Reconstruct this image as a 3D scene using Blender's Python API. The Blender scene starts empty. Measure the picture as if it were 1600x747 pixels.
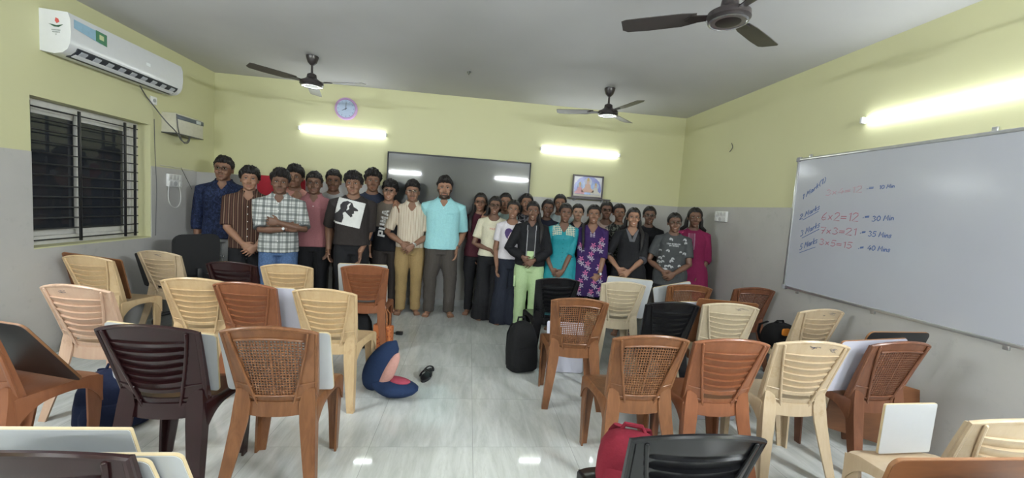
import bpy, bmesh, math, random
import numpy as np
from mathutils import Vector, Matrix, noise
from mathutils.bvhtree import BVHTree
PI = math.pi
rnd = random.Random(7)
scene = bpy.context.scene
COL = scene.collection

# ------------------------------------------------------------------ camera
FPX, YAW, PITCH, ROLL, EYE = 623.47, .1118, -.077, .0674, 1.44
def cam_axes():
    f = Vector((math.sin(YAW)*math.cos(PITCH), math.cos(YAW)*math.cos(PITCH), math.sin(PITCH)))
    r = Vector((math.cos(YAW), -math.sin(YAW), 0)); u = r.cross(f)
    return r*math.cos(ROLL)+u*math.sin(ROLL), u*math.cos(ROLL)-r*math.sin(ROLL), f
RX, UX, FX = cam_axes()
cam_d = bpy.data.cameras.new('camera'); cam = bpy.data.objects.new('camera', cam_d); COL.objects.link(cam)
cam_d.sensor_fit = 'HORIZONTAL'; cam_d.sensor_width = 36; cam_d.lens = FPX*36/1600
cam_d.clip_start = .05; cam_d.clip_end = 60
cam.matrix_world = Matrix(((RX.x, UX.x, -FX.x, 0), (RX.y, UX.y, -FX.y, 0), (RX.z, UX.z, -FX.z, EYE), (0, 0, 0, 1)))
scene.camera = cam
# a photograph measurement (pixel) turned into a place in the room, on a known plane
def _ray(u, v): return FX + RX*((u-800)/FPX) - UX*((v-373.5)/FPX)
EO = Vector((0, 0, EYE))
def aty(u, v, Y):
    d = _ray(u, v); return EO + d*(Y/d.y)
def atx(u, v, X):
    d = _ray(u, v); return EO + d*(X/d.x)
def atz(u, v, Z):
    d = _ray(u, v); return EO + d*((Z-EYE)/d.z)

# ------------------------------------------------------------------ light level
TUBE_E = 430.0
scene.view_settings.view_transform = 'Standard'; scene.view_settings.look = 'None'
scene.view_settings.gamma = 1; scene.view_settings.use_curve_mapping = False
scene.view_settings.exposure = 0.45
scene.cycles.use_denoising = True
scene.cycles.max_bounces = 10; scene.cycles.diffuse_bounces = 6; scene.cycles.glossy_bounces = 4
scene.cycles.sample_clamp_indirect = 6
world = bpy.data.worlds.new('night'); scene.world = world; world.use_nodes = True
world.node_tree.nodes['Background'].inputs[0].default_value = (.004, .005, .008, 1)
world.node_tree.nodes['Background'].inputs[1].default_value = 1

# ------------------------------------------------------------------ node helpers
MATS = {}
class NT:
    def __init__(s, name):
        s.m = bpy.data.materials.new(name); s.m.use_nodes = True; s.t = s.m.node_tree
        s.b = s.t.nodes['Principled BSDF']; s._c = None
    def n(s, typ, **k):
        nd = s.t.nodes.new(typ)
        for a, b in k.items(): setattr(nd, a, b)
        return nd
    def l(s, a, b): s.t.links.new(a, b)
    def set(s, inp, v):
        if hasattr(v, 'is_linked') or isinstance(v, bpy.types.NodeSocket): s.l(v, inp)
        elif isinstance(v, (tuple, list)): inp.default_value = (*v[:3], 1) if len(inp.default_value) == 4 else v
        else: inp.default_value = v
    def co(s):
        if not s._c: s._c = s.n('ShaderNodeTexCoord')
        return s._c.outputs['Object']
    def math(s, op, a, b=0.0, c=None):
        nd = s.n('ShaderNodeMath', operation=op)
        s.set(nd.inputs[0], a); s.set(nd.inputs[1], b)
        if c is not None: s.set(nd.inputs[2], c)
        return nd.outputs[0]
    def xyz(s):
        nd = s.n('ShaderNodeSeparateXYZ'); s.l(s.co(), nd.inputs[0]); return nd.outputs
    def mapped(s, scale, rot=(0, 0, 0)):
        nd = s.n('ShaderNodeMapping'); s.l(s.co(), nd.inputs[0]); nd.inputs['Scale'].default_value = scale
        nd.inputs['Rotation'].default_value = rot
        return nd.outputs[0]
    def noise(s, scale, detail=3, rough=.5, vec=None, dist=0):
        nd = s.n('ShaderNodeTexNoise'); nd.inputs['Scale'].default_value = scale; nd.inputs['Detail'].default_value = detail
        nd.inputs['Roughness'].default_value = rough; nd.inputs['Distortion'].default_value = dist
        s.l(vec or s.co(), nd.inputs['Vector']); return nd.outputs[0]
    def voro(s, scale, feat='F1', vec=None):
        nd = s.n('ShaderNodeTexVoronoi', feature=feat); nd.inputs['Scale'].default_value = scale
        s.l(vec or s.co(), nd.inputs['Vector']); return nd
    def ramp(s, fac, stops, interp='LINEAR'):
        nd = s.n('ShaderNodeValToRGB'); cr = nd.color_ramp; cr.interpolation = interp
        while len(cr.elements) < len(stops): cr.elements.new(.5)
        for e, (p, c) in zip(cr.elements, stops):
            e.position = p; e.color = (*c, 1) if isinstance(c, (tuple, list)) else (c, c, c, 1)
        s.l(fac, nd.inputs[0]); return nd.outputs[0]
    def mix(s, fac, a, b, mode='MIX'):
        nd = s.n('ShaderNodeMix', data_type='RGBA', blend_type=mode)
        s.set(nd.inputs[0], fac); s.set(nd.inputs[6], a); s.set(nd.inputs[7], b); return nd.outputs[2]
    def bump(s, h, strength=.2, dist=.01):
        nd = s.n('ShaderNodeBump'); nd.inputs['Strength'].default_value = strength; nd.inputs['Distance'].default_value = dist
        s.l(h, nd.inputs['Height']); s.l(nd.outputs[0], s.b.inputs['Normal'])
    def out(s, color, rough=.5, metal=0, spec=None, coat=None):
        s.set(s.b.inputs['Base Color'], color); s.set(s.b.inputs['Roughness'], rough); s.set(s.b.inputs['Metallic'], metal)
        if spec is not None: s.b.inputs['Specular IOR Level'].default_value = spec
        if coat: s.b.inputs['Coat Weight'].default_value = coat; s.b.inputs['Coat Roughness'].default_value = .1
        return s.m
def plain(name, c, rough=.5, metal=0, spec=None, var=.12, scale=30):
    if name in MATS: return MATS[name]
    t = NT(name); f = t.noise(scale, 3)
    a = tuple(x*(1-var) for x in c); b = tuple(min(1, x*(1+var)) for x in c)
    MATS[name] = t.out(t.mix(f, a, b), rough, metal, spec); return MATS[name]

# ------------------------------------------------------------------ mesh helpers
class MB:
    def __init__(s): s.v = []; s.f = []; s.m = []
    def add(s, vs, fs, mi=0):
        o = len(s.v); s.v += [tuple(p) for p in vs]; s.f += [tuple(i+o for i in f) for f in fs]; s.m += [mi]*len(fs); return s
    def box(s, lo, hi, bev=0, mi=0, M=None, seg=2):
        lo = [min(a, b) for a, b in zip(lo, hi)], [max(a, b) for a, b in zip(lo, hi)]; lo, hi = lo
        bm = bmesh.new(); bmesh.ops.create_cube(bm, size=1)
        for v in bm.verts: v.co = [(lo[i]+hi[i])/2 + v.co[i]*(hi[i]-lo[i]) for i in range(3)]
        if bev: bmesh.ops.bevel(bm, geom=bm.edges[:], offset=bev, segments=seg, profile=.5, affect='EDGES')
        bm.verts.index_update()
        vs = [(M @ v.co if M else v.co.copy()) for v in bm.verts]
        s.add(vs, [[v.index for v in f.verts] for f in bm.faces], mi); bm.free(); return s
    def rings(s, rs, cap=True, mi=0):
        n = len(rs[0]); vs = [p for r in rs for p in r]; fs = []
        for i in range(len(rs)-1):
            for k in range(n):
                fs.append((i*n+k, i*n+(k+1) % n, (i+1)*n+(k+1) % n, (i+1)*n+k))
        if cap:
            fs.append(tuple(reversed(range(n)))); fs.append(tuple((len(rs)-1)*n+k for k in range(n)))
        return s.add(vs, fs, mi)
    def tube(s, pts, rad, seg=10, cap=True, mi=0, flat=1.0, up=None):
        pts = [Vector(p) for p in pts]; n = len(pts)
        if not isinstance(rad, (list, tuple)): rad = [rad]*n
        rs = []; prev = None
        for i, p in enumerate(pts):
            t = (pts[min(i+1, n-1)]-pts[max(i-1, 0)]).normalized()
            if prev is None:
                a = Vector(up) if up else (Vector((1, 0, 0)) if abs(t.x) < .8 else Vector((0, 1, 0)))
            else: a = prev
            a = (a - t*a.dot(t)).normalized(); prev = a; b = t.cross(a)
            rs.append([p + a*(rad[i]*math.cos(2*PI*k/seg)) + b*(rad[i]*flat*math.sin(2*PI*k/seg)) for k in range(seg)])
        return s.rings(rs, cap, mi)
    def capsule(s, pts, rad, seg=10, mi=0):
        pts = [Vector(p) for p in pts]
        if not isinstance(rad, (list, tuple)): rad = [rad]*len(pts)
        P, Rr = [], []
        t0 = (pts[0]-pts[1]).normalized(); t1 = (pts[-1]-pts[-2]).normalized()
        for a in (.95, .7, .35): P.append(pts[0]+t0*rad[0]*a); Rr.append(rad[0]*math.sqrt(1-a*a))
        P += pts; Rr += list(rad)
        for a in (.35, .7, .95): P.append(pts[-1]+t1*rad[-1]*a); Rr.append(rad[-1]*math.sqrt(1-a*a))
        return s.tube(P, Rr, seg, True, mi)
    def ell(s, c, r, seg=14, rg=8, mi=0, M=None):
        c = Vector(c); rs = []
        for i in range(rg+1):
            ph = -PI/2 + PI*(i+.02)/(rg+.04)
            rs.append([Vector((r[0]*math.cos(ph)*math.cos(2*PI*k/seg), r[1]*math.cos(ph)*math.sin(2*PI*k/seg), r[2]*math.sin(ph))) for k in range(seg)])
        rs = [[(M @ p if M else p)+c for p in q] for q in rs]
        return s.rings(rs, True, mi)
    def lathe(s, prof, c=(0, 0, 0), seg=24, mi=0, M=None):
        c = Vector(c)
        rs = [[c + (M @ Vector((r*math.cos(2*PI*k/seg), r*math.sin(2*PI*k/seg), z)) if M else Vector((r*math.cos(2*PI*k/seg), r*math.sin(2*PI*k/seg), z))) for k in range(seg)] for r, z in prof]
        return s.rings(rs, True, mi)
    def prism(s, poly, fn, t0, t1, mi=0):       # poly of (a,b); fn(a,b,t) -> point
        n = len(poly); vs = [fn(a, b, t0) for a, b in poly]+[fn(a, b, t1) for a, b in poly]
        fs = [tuple(reversed(range(n))), tuple(range(n, 2*n))]+[(k, (k+1) % n, n+(k+1) % n, n+k) for k in range(n)]
        return s.add(vs, fs, mi)
    def mesh(s, name):
        me = bpy.data.meshes.new(name); me.from_pydata([tuple(p) for p in s.v], [], s.f)
        if any(s.m): me.polygons.foreach_set('material_index', s.m)
        bm = bmesh.new(); bm.from_mesh(me); bmesh.ops.recalc_face_normals(bm, faces=bm.faces[:]); bm.to_mesh(me); bm.free()
        me.update(); return me
    def build(s, name, mats, parent=None, smooth=35):
        return put(name, s.mesh(name), mats, parent, smooth)
def smoothen(me, ang):
    if ang:
        me.polygons.foreach_set('use_smooth', [True]*len(me.polygons))
        if ang < 180: me.set_sharp_from_angle(angle=math.radians(ang))
def put(name, me, mats, parent=None, smooth=35, loc=None):
    mats = mats if isinstance(mats, (list, tuple)) else [mats]
    if len(me.materials) == 0:
        for m in mats: me.materials.append(m)
    smoothen(me, smooth)
    o = bpy.data.objects.new(name, me); COL.objects.link(o)
    if parent: o.parent = parent
    if loc: o.location = loc
    return o
def thing(name, label, cat, loc=(0, 0, 0), rz=0, group=None):
    o = bpy.data.objects.new(name, None); COL.objects.link(o); o.location = loc; o.rotation_euler = (0, 0, rz)
    o.empty_display_size = .1; return tag(o, label, cat, group)
def tag(o, label, cat, group=None):
    o['label'] = label; o['category'] = cat
    if group: o['group'] = group
    return o
def struct(o): o['kind'] = 'structure'; return o
def rrect(w, h, r, n=5):
    p = []
    for cx, cy, a0 in ((w/2-r, h/2-r, 0), (-w/2+r, h/2-r, 90), (-w/2+r, -h/2+r, 180), (w/2-r, -h/2+r, 270)):
        for k in range(n+1):
            a = math.radians(a0+90*k/n); p.append((cx+r*math.cos(a), cy+r*math.sin(a)))
    return p
_tmp = bpy.data.scenes.new('scratch')
def remesh(mb, voxel, name, smooth_it=0):
    me = mb.mesh('scratch'); ob = bpy.data.objects.new('scratch', me); _tmp.collection.objects.link(ob)
    md = ob.modifiers.new('r', 'REMESH'); md.mode = 'VOXEL'; md.voxel_size = voxel; md.use_smooth_shade = True
    if smooth_it:
        sm = ob.modifiers.new('s', 'SMOOTH'); sm.iterations = smooth_it; sm.factor = .5
    vl = _tmp.view_layers[0]; vl.update(); dg = vl.depsgraph
    new = bpy.data.meshes.new_from_object(ob.evaluated_get(dg)); new.name = name
    bpy.data.objects.remove(ob); bpy.data.meshes.remove(me); return new

# ------------------------------------------------------------------ the room
D, XL, XR, H, YB, W = 5.628, -3.321, 3.062, 2.908, -3.0, 1.625
def wall_paint():
    t = NT('yellow wall paint'); f = t.noise(1.3, 4, .6); g = t.noise(60, 2)
    c = t.mix(f, (.56, .55, .325), (.61, .60, .365)); t.bump(g, .05, .004)
    return t.out(c, .55, spec=.3)
def grey_paint():
    t = NT('grey wainscot paint'); f = t.noise(2.2, 5, .62); s = t.noise(9, 4, .7)
    c = t.mix(f, (.40, .39, .375), (.51, .498, .482)); c = t.mix(t.ramp(s, ((.58, 0.), (.75, .35))), c, (.30, .29, .28)); t.bump(s, .06, .005)
    return t.out(c, .5, spec=.35)
def ceil_paint():
    t = NT('ceiling whitewash'); f = t.noise(1.1, 5, .6); s = t.noise(.5, 3, .5)
    c = t.mix(f, (.54, .535, .55), (.63, .625, .64)); c = t.mix(t.ramp(s, ((.42, 0.), (.7, .5))), c, (.47, .465, .48)); t.bump(t.noise(25, 3), .04, .004)
    return t.out(c, .7, spec=.2)
def floor_tile():
    t = NT('polished vitrified tiles'); x, y, z = t.xyz()
    fx = t.math('FRACT', t.math('DIVIDE', t.math('SUBTRACT', x, .105-6), .6)); fy = t.math('FRACT', t.math('DIVIDE', t.math('SUBTRACT', y, 2.29-12), .6))
    ex = t.math('LESS_THAN', t.math('ABSOLUTE', t.math('SUBTRACT', fx, .5)), .4975); ey = t.math('LESS_THAN', t.math('ABSOLUTE', t.math('SUBTRACT', fy, .5)), .4975)
    inside = t.math('MULTIPLY', ex, ey)
    cx = t.math('FLOOR', t.math('DIVIDE', t.math('SUBTRACT', x, .105-6), .6)); cy = t.math('FLOOR', t.math('DIVIDE', t.math('SUBTRACT', y, 2.29-12), .6))
    comb = t.n('ShaderNodeCombineXYZ'); t.l(t.math('ADD', t.math('MULTIPLY', x, 14), t.math('MULTIPLY', cx, 7.3)), comb.inputs[0])
    t.l(t.math('ADD', t.math('MULTIPLY', y, 2.2), t.math('MULTIPLY', cy, 3.7)), comb.inputs[1])
    a = t.noise(1.0, 6, .68, comb.outputs[0], .6); b = t.noise(3.2, 5, .7, comb.outputs[0], .3)
    c = t.mix(t.ramp(a, ((.3, 0.), (.72, 1.))), (.44, .455, .43), (.63, .645, .62))
    c = t.mix(t.ramp(b, ((.52, 0.), (.74, .55))), c, (.42, .43, .395))
    c = t.mix(inside, (.33, .335, .32), c)
    return t.out(c, t.math('ADD', t.math('MULTIPLY', a, .05), .03), spec=.5)
M_Y, M_G, M_C, M_F = wall_paint(), grey_paint(), ceil_paint(), floor_tile()
T = .22
struct(MB().box((XL-T, YB-T, -.1), (XR+T, D+T, 0)).build('floor', M_F, smooth=0))
struct(MB().box((XL-T, YB-T, H), (XR+T, D+T, H+.12)).build('ceiling', M_C, smooth=0))
struct(MB().box((XL, D, 0), (XR, D+T, H)).build('wall_back', M_Y, smooth=0))
struct(MB().box((XR, YB-T, 0), (XR+T, D+T, H)).build('wall_right', M_Y, smooth=0))
struct(MB().box((XL, YB-T, 0), (XR, YB, H)).build('wall_rear', M_Y, smooth=0))
WY0, WY1, WZ0, WZ1 = 3.44, 4.585, .885, 2.045
wl = MB()
for lo, hi in (((YB-T, 0), (WY0, H)), ((WY1, 0), (D+T, H)), ((WY0, 0), (WY1, WZ0)), ((WY0, WZ1), (WY1, H))):
    wl.box((XL-T, lo[0], lo[1]), (XL, hi[0], hi[1]))
struct(wl.build('wall_left', M_Y, smooth=0))
E_ = .008
struct(MB().box((XL+.55, D-E_, 0), (XR, D, W), .003).build('trim_1', M_G))
lw = MB()
for lo, hi in (((YB, 0), (WY0-.004, W)), ((WY1+.004, 0), (D-.35, W)), ((WY0-.004, 0), (WY1+.004, WZ0-.01))):
    lw.box((XL, lo[0], lo[1]), (XL+E_, hi[0], hi[1]))
struct(lw.build('trim_2', M_G))
struct(MB().box((XR-E_, YB, 0), (XR, D-E_, W), .003).build('trim_3', M_G))
struct(MB().box((XL+E_, YB, 0), (XR-E_, YB+E_, W), .003).build('trim_4', M_G))
struct(MB().box((XL, D-.35, 0), (XL+.55, D, W), .004).build('trim_5', M_G))
struct(MB().box((XL+.55, D-E_-.012, 0), (XR-E_, D-E_, .09), .003).build('baseboard_back', plain('grey skirting', (.42, .43, .43), .35)))

# ------------------------------------------------------------------ window in the left wall
M_ALU = plain('off white aluminium', (.62, .61, .58), .4)
M_BLK = plain('black painted steel', (.012, .012, .014), .4)
tg = NT('dark window glass'); tg.b.inputs['Transmission Weight'].default_value = .9; tg.b.inputs['IOR'].default_value = 1.45
M_GLASS = tg.out((.25, .27, .3), .03)
win = bpy.data.objects.new('window_1', None); COL.objects.link(win); win.location = (XL, (WY0+WY1)/2, WZ0); struct(win)
def wloc(o): o.location = (-win.location.x, -win.location.y, -win.location.z); return o
x0 = XL-.16
fr = MB()
for a, b in (((WY0, WZ0), (WY1, WZ0+.07)), ((WY0, WZ1-.06), (WY1, WZ1)), ((WY0, WZ0+.07), (WY0+.05, WZ1-.06)), ((WY1-.09, WZ0+.07), (WY1, WZ1-.06))):
    fr.box((x0-.03, a[0], a[1]), (x0+.04, b[0], b[1]), .004)
wloc(fr.build('window_frame', M_ALU, win))
for ya, yb, xo in ((WY0+.05, 4.02, -.012), (3.95, WY1-.09, .016)):
    sh = MB()
    za, zb = WZ0+.07, WZ1-.06
    for a, b in (((ya, za), (yb, za+.045)), ((ya, zb-.045), (yb, zb)), ((ya, za+.045), (ya+.045, zb-.045)), ((yb-.06, za+.045), (yb, zb-.045))):
        sh.box((x0+xo-.012, a[0], a[1]), (x0+xo+.012, b[0], b[1]), .003)
    so = wloc(sh.build('sash', M_ALU, win))
    MB().box((x0+xo-.003, ya+.04, za+.04), (x0+xo+.003, yb-.055, zb-.04)).build('pane', M_GLASS, so)
gr = MB(); gx = XL-.045
for y in (3.475, 3.875, 4.335, 4.45): gr.box((gx-.008, y-.009, WZ0+.02), (gx+.008, y+.009, WZ1-.03), .002)
for k in range(13):
    z = WZ0+.05+k*(WZ1-WZ0-.12)/12; gr.tube([(gx, WY0+.005, z), (gx, WY1-.10, z)], .0055, 8)
g = wloc(gr.build('window_grille', M_BLK, win)); g['label'] = 'black steel grille bars'

# ------------------------------------------------------------------ tube lights
def lit(name, k):
    te = NT(name); te.b.inputs['Emission Color'].default_value = (.88, .945, 1, 1); te.b.inputs['Emission Strength'].default_value = TUBE_E*k
    return te.out((.9, .9, .9), .4)
M_LIT, M_LIT2, M_LIT3 = lit('lit tube', .045), lit('brighter lit tube', .9), lit('added fill tube', 1.7)
M_WPL = plain('white plastic', (.75, .75, .74), .35)
def tube_light(label, a, b, out, m=None):
    a, b, out = Vector(a), Vector(b), Vector(out); mid = (a+b)/2; L = (b-a).length; d = (b-a).normalized()
    t = thing('tube_light', label, 'tube light', mid, 0, 'tube lights along the walls')
    M = Matrix((d, out, d.cross(out))).transposed().to_4x4()
    MB().box((-L/2-.015, 0, -.016), (L/2+.015, .022, .016), .004, M=M).build('batten', M_WPL, t)
    mb = MB()
    for s in (-1, 1): mb.box((s*(L/2), .018, -.025), (s*(L/2+.022), .052, .025), .006, M=M)
    mb.build('end_cap', M_WPL, t)
    prof = [(.022*math.cos(a), .020+.020*math.sin(a)) for a in np.linspace(0, PI, 13)]
    mb = MB(); mb.prism(prof, lambda z_, y_, x_: tuple(M @ Vector((x_, y_, z_))), -L/2, L/2); mb.build('diffuser', m or M_LIT, t, 60)
    return t
tube_light('lit white tube light on the back wall below the pink clock', (-2.26, D, 2.3), (-1.17, D, 2.3), (0, -1, 0))
tube_light('lit white tube light on the back wall above the framed picture', (.96, D, 2.295), (2.08, D, 2.295), (0, -1, 0))
tube_light('long lit tube light on the wall above the whiteboard', (XR, 2.88, 2.31), (XR, 1.7, 2.31), (-1, 0, 0))
tube_light('lit tube light on the rear wall facing the screen, window side', (-2.76, YB, 2.4), (-1.72, YB, 2.4), (0, 1, 0), M_LIT2)
tube_light('lit tube light on the rear wall facing the screen, whiteboard side', (.86, YB, 2.45), (2.0, YB, 2.45), (0, 1, 0), M_LIT2)
tube_light('lit tube light on the window wall before the air conditioner', (XL, .7, 2.4), (XL, 1.85, 2.4), (1, 0, 0), M_LIT2)
tube_light('added unseen tube light on the whiteboard wall beyond the whiteboard', (XR, .5, 2.35), (XR, -.7, 2.35), (-1, 0, 0), M_LIT3)  # extra tube out of view, added to brighten the window wall

# ------------------------------------------------------------------ interactive screen
tt = NT('dark glossy screen'); M_SCR = tt.out((.035, .038, .04), .32, spec=.5, coat=.6); tt.b.inputs['Coat Roughness'].default_value = .05
M_BEZ = plain('black bezel', (.016, .016, .02), .35)
tv = thing('display_screen', 'large dark wall mounted display screen behind the standing group', 'screen', (-.15, D, 1.0))
mb = MB(); w2, hh = .972, 1.085
mb.box((-w2, -.085, 0), (w2, -.02, .022), .004); mb.box((-w2, -.085, hh-.02), (w2, -.02, hh), .004)
mb.box((-w2, -.085, .022), (-w2+.018, -.02, hh-.02), .004); mb.box((w2-.018, -.085, .022), (w2, -.02, hh-.02), .004)
mb.build('bezel', M_BEZ, tv)
MB().box((-w2+.018, -.078, .022), (w2-.018, -.04, hh-.02)).build('screen_glass', M_SCR, tv)
MB().box((-.5, -.02, .25), (.5, -.008, .8), .004).build('wall_bracket', M_BLK, tv)

# ------------------------------------------------------------------ whiteboard with writing
tw = NT('whiteboard enamel'); M_WB = tw.out(tw.mix(tw.noise(2.5, 3), (.42, .43, .48), (.46, .47, .52)), .16, spec=.6)
M_RIM = plain('brushed aluminium rim', (.6, .61, .63), .3, .8)
wb = thing('whiteboard', 'large wall whiteboard with handwritten marks and minutes', 'whiteboard', (XR-E_, 2.28, .86))
bw, bh = 1.2, 1.22
MB().box((-.022, -bw+.01, .01), (0, bw-.01, bh-.01)).build('writing_surface', M_WB, wb, 0)
mb = MB()
mb.box((-.03, -bw, 0), (0, bw, .022), .004); mb.box((-.03, -bw, bh-.022), (0, bw, bh), .004)
mb.box((-.03, -bw, .022), (0, -bw+.022, bh-.022), .004); mb.box((-.03, bw-.022, .022), (0, bw, bh-.022), .004)
mb.build('rim', M_RIM, wb)
for y, z in ((1.19, .01), (1.19, bh-.01), (-1.19, .01), (-1.19, bh-.01)):
    MB().box((-.034, y-.022, z-.022), (0, y+.022, z+.022), .008).build('corner_cap', plain('grey plastic', (.3, .3, .32), .4), wb)
for y, z in ((1.05, -.012), (.35, -.012), (-.4, -.012), (1.08, bh+.012), (-.2, bh+.012)):
    MB().box((-.012, y-.015, z-.016), (0, y+.015, z+.016), .003).build('clip', M_RIM, wb)
GLY = {'1': [[(.1, .8), (.3, 1), (.3, 0)]], '2': [[(0, .8), (.2, 1), (.5, .95), (.55, .7), (.0, .02), (.65, 0)]],
 '3': [[(.05, .92), (.3, 1), (.55, .8), (.3, .55), (.6, .3), (.35, 0), (0, .1)]], '4': [[(.4, 1), (0, .35), (.65, .35)], [(.5, .65), (.42, 0)]],
 '5': [[(.6, 1), (.15, 1), (.08, .55), (.4, .62), (.58, .3), (.35, .0), (0, .08)]], '6': [[(.5, 1), (.15, .6), (.02, .2), (.25, 0), (.5, .15), (.45, .42), (.1, .35)]],
 '7': [[(0, 1), (.6, 1), (.25, 0)], [(.15, .5), (.5, .5)]], '0': [[(.3, 1), (.05, .7), (.05, .3), (.3, 0), (.58, .3), (.58, .7), (.3, 1)]],
 'x': [[(.05, .65), (.5, .1)], [(.5, .65), (.05, .1)]], '=': [[(.0, .55), (.6, .55)], [(.0, .3), (.6, .3)]], '.': [[(.1, .3), (.2, .25), (.12, .2), (.1, .3)]],
 'M': [[(0, 0), (.15, 1), (.35, .35), (.65, 1), (.7, 0)]], 'a': [[(.45, .5), (.2, .55), (.02, .25), (.2, 0), (.42, .2), (.45, .5), (.5, 0)]],
 'r': [[(.08, .55), (.1, 0)], [(.1, .4), (.25, .55), (.42, .5)]], 'k': [[(.08, 1), (.08, 0)], [(.42, .55), (.1, .28), (.45, 0)]],
 's': [[(.4, .5), (.15, .55), (.05, .4), (.38, .18), (.25, 0), (.0, .05)]], 'i': [[(.1, .55), (.12, 0)], [(.1, .8), (.14, .78)]],
 'n': [[(.05, .55), (.06, 0)], [(.06, .4), (.25, .55), (.4, .4), (.42, 0)]], '(': [[(.35, 1.05), (.1, .7), (.1, .25), (.3, -.08)]], ')': [[(.05, 1.05), (.3, .7), (.3, .25), (.1, -.08)]]}
WID = {'M': .85, 'a': .62, 'r': .5, 'k': .55, 's': .5, 'i': .28, 'n': .55, '.': .35, '1': .5, ' ': .4, '(': .4, ')': .4}
M_INKB = plain('blue marker ink', (.06, .12, .32), .5); M_INKR = plain('red marker ink', (.42, .14, .18), .5); M_INKF = plain('faint pink marker ink', (.46, .27, .31), .5)
def scribble(txt, p0, p1, hpx, m, rad=.003, under=None):
    xw = XR-E_-.0235
    a = atx(*p0, xw); b = atx(*p1, xw); d = (b-a); L = d.length; d.normalize()
    hgt = abs(atx(p0[0], p0[1]-hpx, xw).z-a.z); up = Vector((0, 0, 1))
    tot = sum(WID.get(c, .75) for c in txt); sx = L/tot; cur = 0; mb = MB()
    for c in txt:
        for st in GLY.get(c, []):
            pts = []
            for gx_, gy_ in st:
                p = a + d*((cur+gx_)*sx) + up*(gy_*hgt) + d*(gy_*hgt*.08); p.x = xw; pts.append(p - wb.location)
            mb.tube(pts, rad, 6, True, 0, .25, up=(0, 1, 0))
        cur += WID.get(c, .75)
    if under:
        u = [atx(*q, xw)-wb.location for q in under]; mb.tube(u, rad*.8, 6, True, 0, .25, up=(0, 1, 0))
    o = mb.build('marker_writing', m, wb); o['label'] = 'handwritten line in marker ink'
scribble('1 Mark(1)', (1253, 313), (1290, 284), 8, M_INKB)
scribble('3x4=12', (1290, 306), (1348, 300), 9, M_INKF, .0028); scribble('.=', (1353, 297), (1366, 296), 7, M_INKB, .0025); scribble('10 Min', (1373, 296), (1398, 293), 6, M_INKB, .0026)
scribble('2 Marks', (1249, 344), (1281, 326), 8, M_INKB, under=((1254, 344), (1279, 330)))
scribble('6x2=12', (1283, 344), (1342, 346), 12, M_INKR); scribble('.=', (1347, 342), (1359, 341), 6, M_INKB); scribble('30 Min', (1362, 346), (1397, 344), 8, M_INKB)
scribble('3 Marks', (1250, 370), (1281, 354), 9, M_INKB, under=((1253, 372), (1280, 358)))
scribble('7x3=21', (1281, 365), (1339, 368), 10, M_INKR); scribble('.=', (1343, 366), (1353, 365), 6, M_INKB); scribble('35 Mins', (1356, 369), (1393, 372), 8, M_INKB)
scribble('5 Marks', (1249, 391), (1277, 379), 9, M_INKB, under=((1249, 395), (1274, 386)))
scribble('3x5=15', (1280, 382), (1332, 389), 9, M_INKR); scribble('.=', (1340, 390), (1350, 389), 6, M_INKB); scribble('40 Mins', (1355, 391), (1391, 394), 8, M_INKB)

# ------------------------------------------------------------------ air conditioner, stabiliser, cables
M_AC = plain('glossy white shell', (.68, .69, .71), .22, var=.03)
M_DRK = plain('dark slot', (.03, .035, .045), .5)
ac = thing('air_conditioner', 'white split air conditioner on the wall above the window', 'air conditioner', (XL, 4.125, 2.40))
hl = .605
prof = [(0, 0), (.10, -.012), (.155, .0), (.19, .03), (.208, .075), (.215, .15), (.212, .25), (.195, .30), (0, .31)]
MB().prism(prof, lambda a, b, t: (a, t, b), -hl+.012, hl-.012).build('body', M_AC, ac, 40)
for s in (-1, 1):
    c = MB().prism([(a*1.006, b*1.006-.001) for a, b in prof], lambda a, b, t: (a, t, b), s*(hl-.012), s*hl).build('end_panel', M_AC, ac, 40)
mb = MB(); mb.prism([(.118, -.0145), (.158, -.004), (.198, .030), (.2098, .055), (.20, .055), (.15, .02)], lambda a, b, t: (a, t, b), -.54, .54)
mb.build('air_outlet', M_DRK, ac)
lv = MB(); lv.prism([(.150, -.012), (.178, .006), (.180, .010), (.150, -.006)], lambda a, b, t: (a, t, b), -.53, .53); lv.build('louver', M_AC, ac)
for k in range(9):
    y = -.48+k*.12; MB().prism([(.180, .010), (.203, .030), (.2055, .040), (.18, .014)], lambda a, b, t: (a, t, b), y-.028, y+.028).build('vane', plain('grey vane', (.4, .42, .46), .4), ac)
def on_front(z): return .2165
def patch(name, poly, yz, m, x=.2165, par=None, lay=None):
    f = (lambda a, b, t: (x+t, yz[0]+a, yz[1]+b)) if lay is None else lay
    return MB().prism(poly, f, 0, .0012).build(name, m, par or ac, 0)
M_TEAL = plain('teal sticker', (.10, .30, .34), .3); M_GRNS = plain('green sticker', (.07, .22, .12), .3); M_SKY = plain('pale blue sticker', (.30, .48, .62), .3)
patch('energy_sticker', [(-.2, -.02), (.03, -.055), (.03, .035), (-.2, .045)], (-.38, .215), M_SKY)
patch('energy_sticker', [(-.07, -.05), (.03, -.065), (.03, .03), (-.07, .035)], (-.33, .222), M_GRNS, .2182)
patch('star_mark', [(-.02, -.02), (.02, -.022), (.02, .015), (-.02, .018)], (-.35, .215), plain('pale yellow print', (.55, .6, .35), .4), .2195)
o = patch('maker_badge', rrect(.05, .028, .004), (.14, .165), plain('bright badge', (.85, .88, .92), .15))
endf = lambda cx, cz: (lambda a, b, t: (cx-a, -hl-.001-t, cz+b))
petal = [(0, 0), (.012, .018), (.006, .042), (-.012, .034), (-.018, .012)]
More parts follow.
